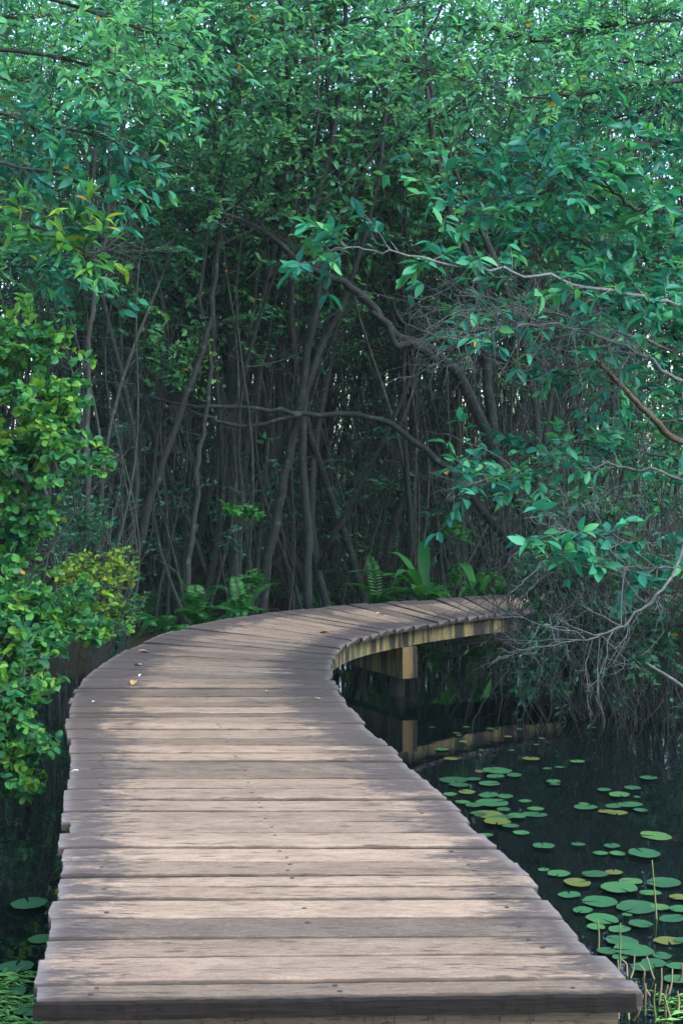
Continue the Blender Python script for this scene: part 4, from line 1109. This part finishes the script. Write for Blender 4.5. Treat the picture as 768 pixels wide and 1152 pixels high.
bush('leafy_sapling', 'leafy green tuft on a thin stem hanging between the trunks above the sword ferns', 'sapling', (P(280, 690, 11.9)[0], 11.9 * K, gz(-1.07, 11.9 * K)), [(P(276, 575, 11.8), (.24, .2, .09), 26, 11, .10, (.4, 1))], 'leaf_fern', 'near', .32, M['bark_mid'], 3, None, .6, 4, .1, .008)
bush('leafy_sapling', 'thin pale sapling with a few leaves standing in the broad-leaved fern', 'sapling', (P(516, 690, 12.1)[0], 12.1 * K, gz(1.38, 12.1 * K)), [(P(514, 600, 12.1), (.16, .15, .28), 14, 6, .10, (.3, .9)), (P(516, 655, 12.0), (.12, .12, .2), 8, 6, .09, (.3, .9))], 'leaf_fern', 'near', .42, M['bark_mid'], 2, None, .6, 2, .0, .010)
bush('leafy_sapling', 'leafy sapling right behind the second sword fern', 'sapling', (P(278, 690, 11.5)[0], 11.5 * K, gz(-1.06, 11.5 * K)), [(P(280, 655, 11.4), (.16, .15, .22), 20, 10, .09, (.3, .9))], 'leaf_fern', 'near', .36, M['bark_mid'], 3, None, .6, 3, .0, .007)

# ------------------------------------------------------------------ damp air under the trees
hm, hnt, hout = new_mat('damp_air')
pv = hnt.nodes.new('ShaderNodeVolumePrincipled'); pv.inputs['Density'].default_value = .0004; pv.inputs['Color'].default_value = (.62, .95, .92, 1); pv.inputs['Anisotropy'].default_value = .1
hnt.links.new(pv.outputs[0], hout.inputs['Volume'])
mb = MB(); box(mb, (-190, -190, -2.4), (190, 190, 26))
tag(mb.build('haze', hm, smooth=False), 'faint damp haze hanging in the air among the trees', kind='stuff')

# ------------------------------------------------------------------ light, sky, camera
SUN_EL, SUN_AZ = math.radians(44), math.radians(132)          # azimuth from +Y, clockwise: behind the camera, to the right
w = bpy.data.worlds.new('World'); scene.world = w; w.use_nodes = True
nt = w.node_tree; nt.nodes.clear()
sky = nt.nodes.new('ShaderNodeTexSky'); sky.sky_type = 'NISHITA'; sky.sun_disc = False
sky.sun_elevation = SUN_EL; sky.sun_rotation = SUN_AZ; sky.air_density = 1.0; sky.dust_density = 2.0; sky.ozone_density = 1.0
bg = nt.nodes.new('ShaderNodeBackground'); bg.inputs[1].default_value = .15
wo = nt.nodes.new('ShaderNodeOutputWorld')
nt.links.new(sky.outputs[0], bg.inputs[0]); nt.links.new(bg.outputs[0], wo.inputs[0])
sl = bpy.data.lights.new('sun', 'SUN'); sl.energy = 1.5; sl.angle = math.radians(40); sl.color = (1.0, .965, .90)
so = bpy.data.objects.new('sun', sl); COL.objects.link(so)
from mathutils import Vector
to_sun = Vector((math.sin(SUN_AZ) * math.cos(SUN_EL), math.cos(SUN_AZ) * math.cos(SUN_EL), math.sin(SUN_EL)))
so.rotation_euler = to_sun.to_track_quat('Z', 'Y').to_euler()

cam = bpy.data.cameras.new('camera'); co = bpy.data.objects.new('camera', cam); COL.objects.link(co)
co.location = (0, 0, EYE); co.rotation_euler = (math.pi / 2, 0, 0)
cam.sensor_fit = 'AUTO'; cam.sensor_width = 36; cam.lens = 36 * F / 1152
cam.shift_y = -(576 - HY) / 1152
cam.clip_end = 2000; cam.clip_start = .05
scene.camera = co
vs_ = scene.view_settings
vs_.view_transform = 'Standard'; vs_.look = 'None'; vs_.exposure = 2.2; vs_.gamma = 1.0; vs_.use_curve_mapping = False
cy = scene.cycles
cy.max_bounces = 8; cy.diffuse_bounces = 5; cy.glossy_bounces = 3; cy.transmission_bounces = 5
cy.use_denoising = True
scene.render.engine = 'CYCLES'
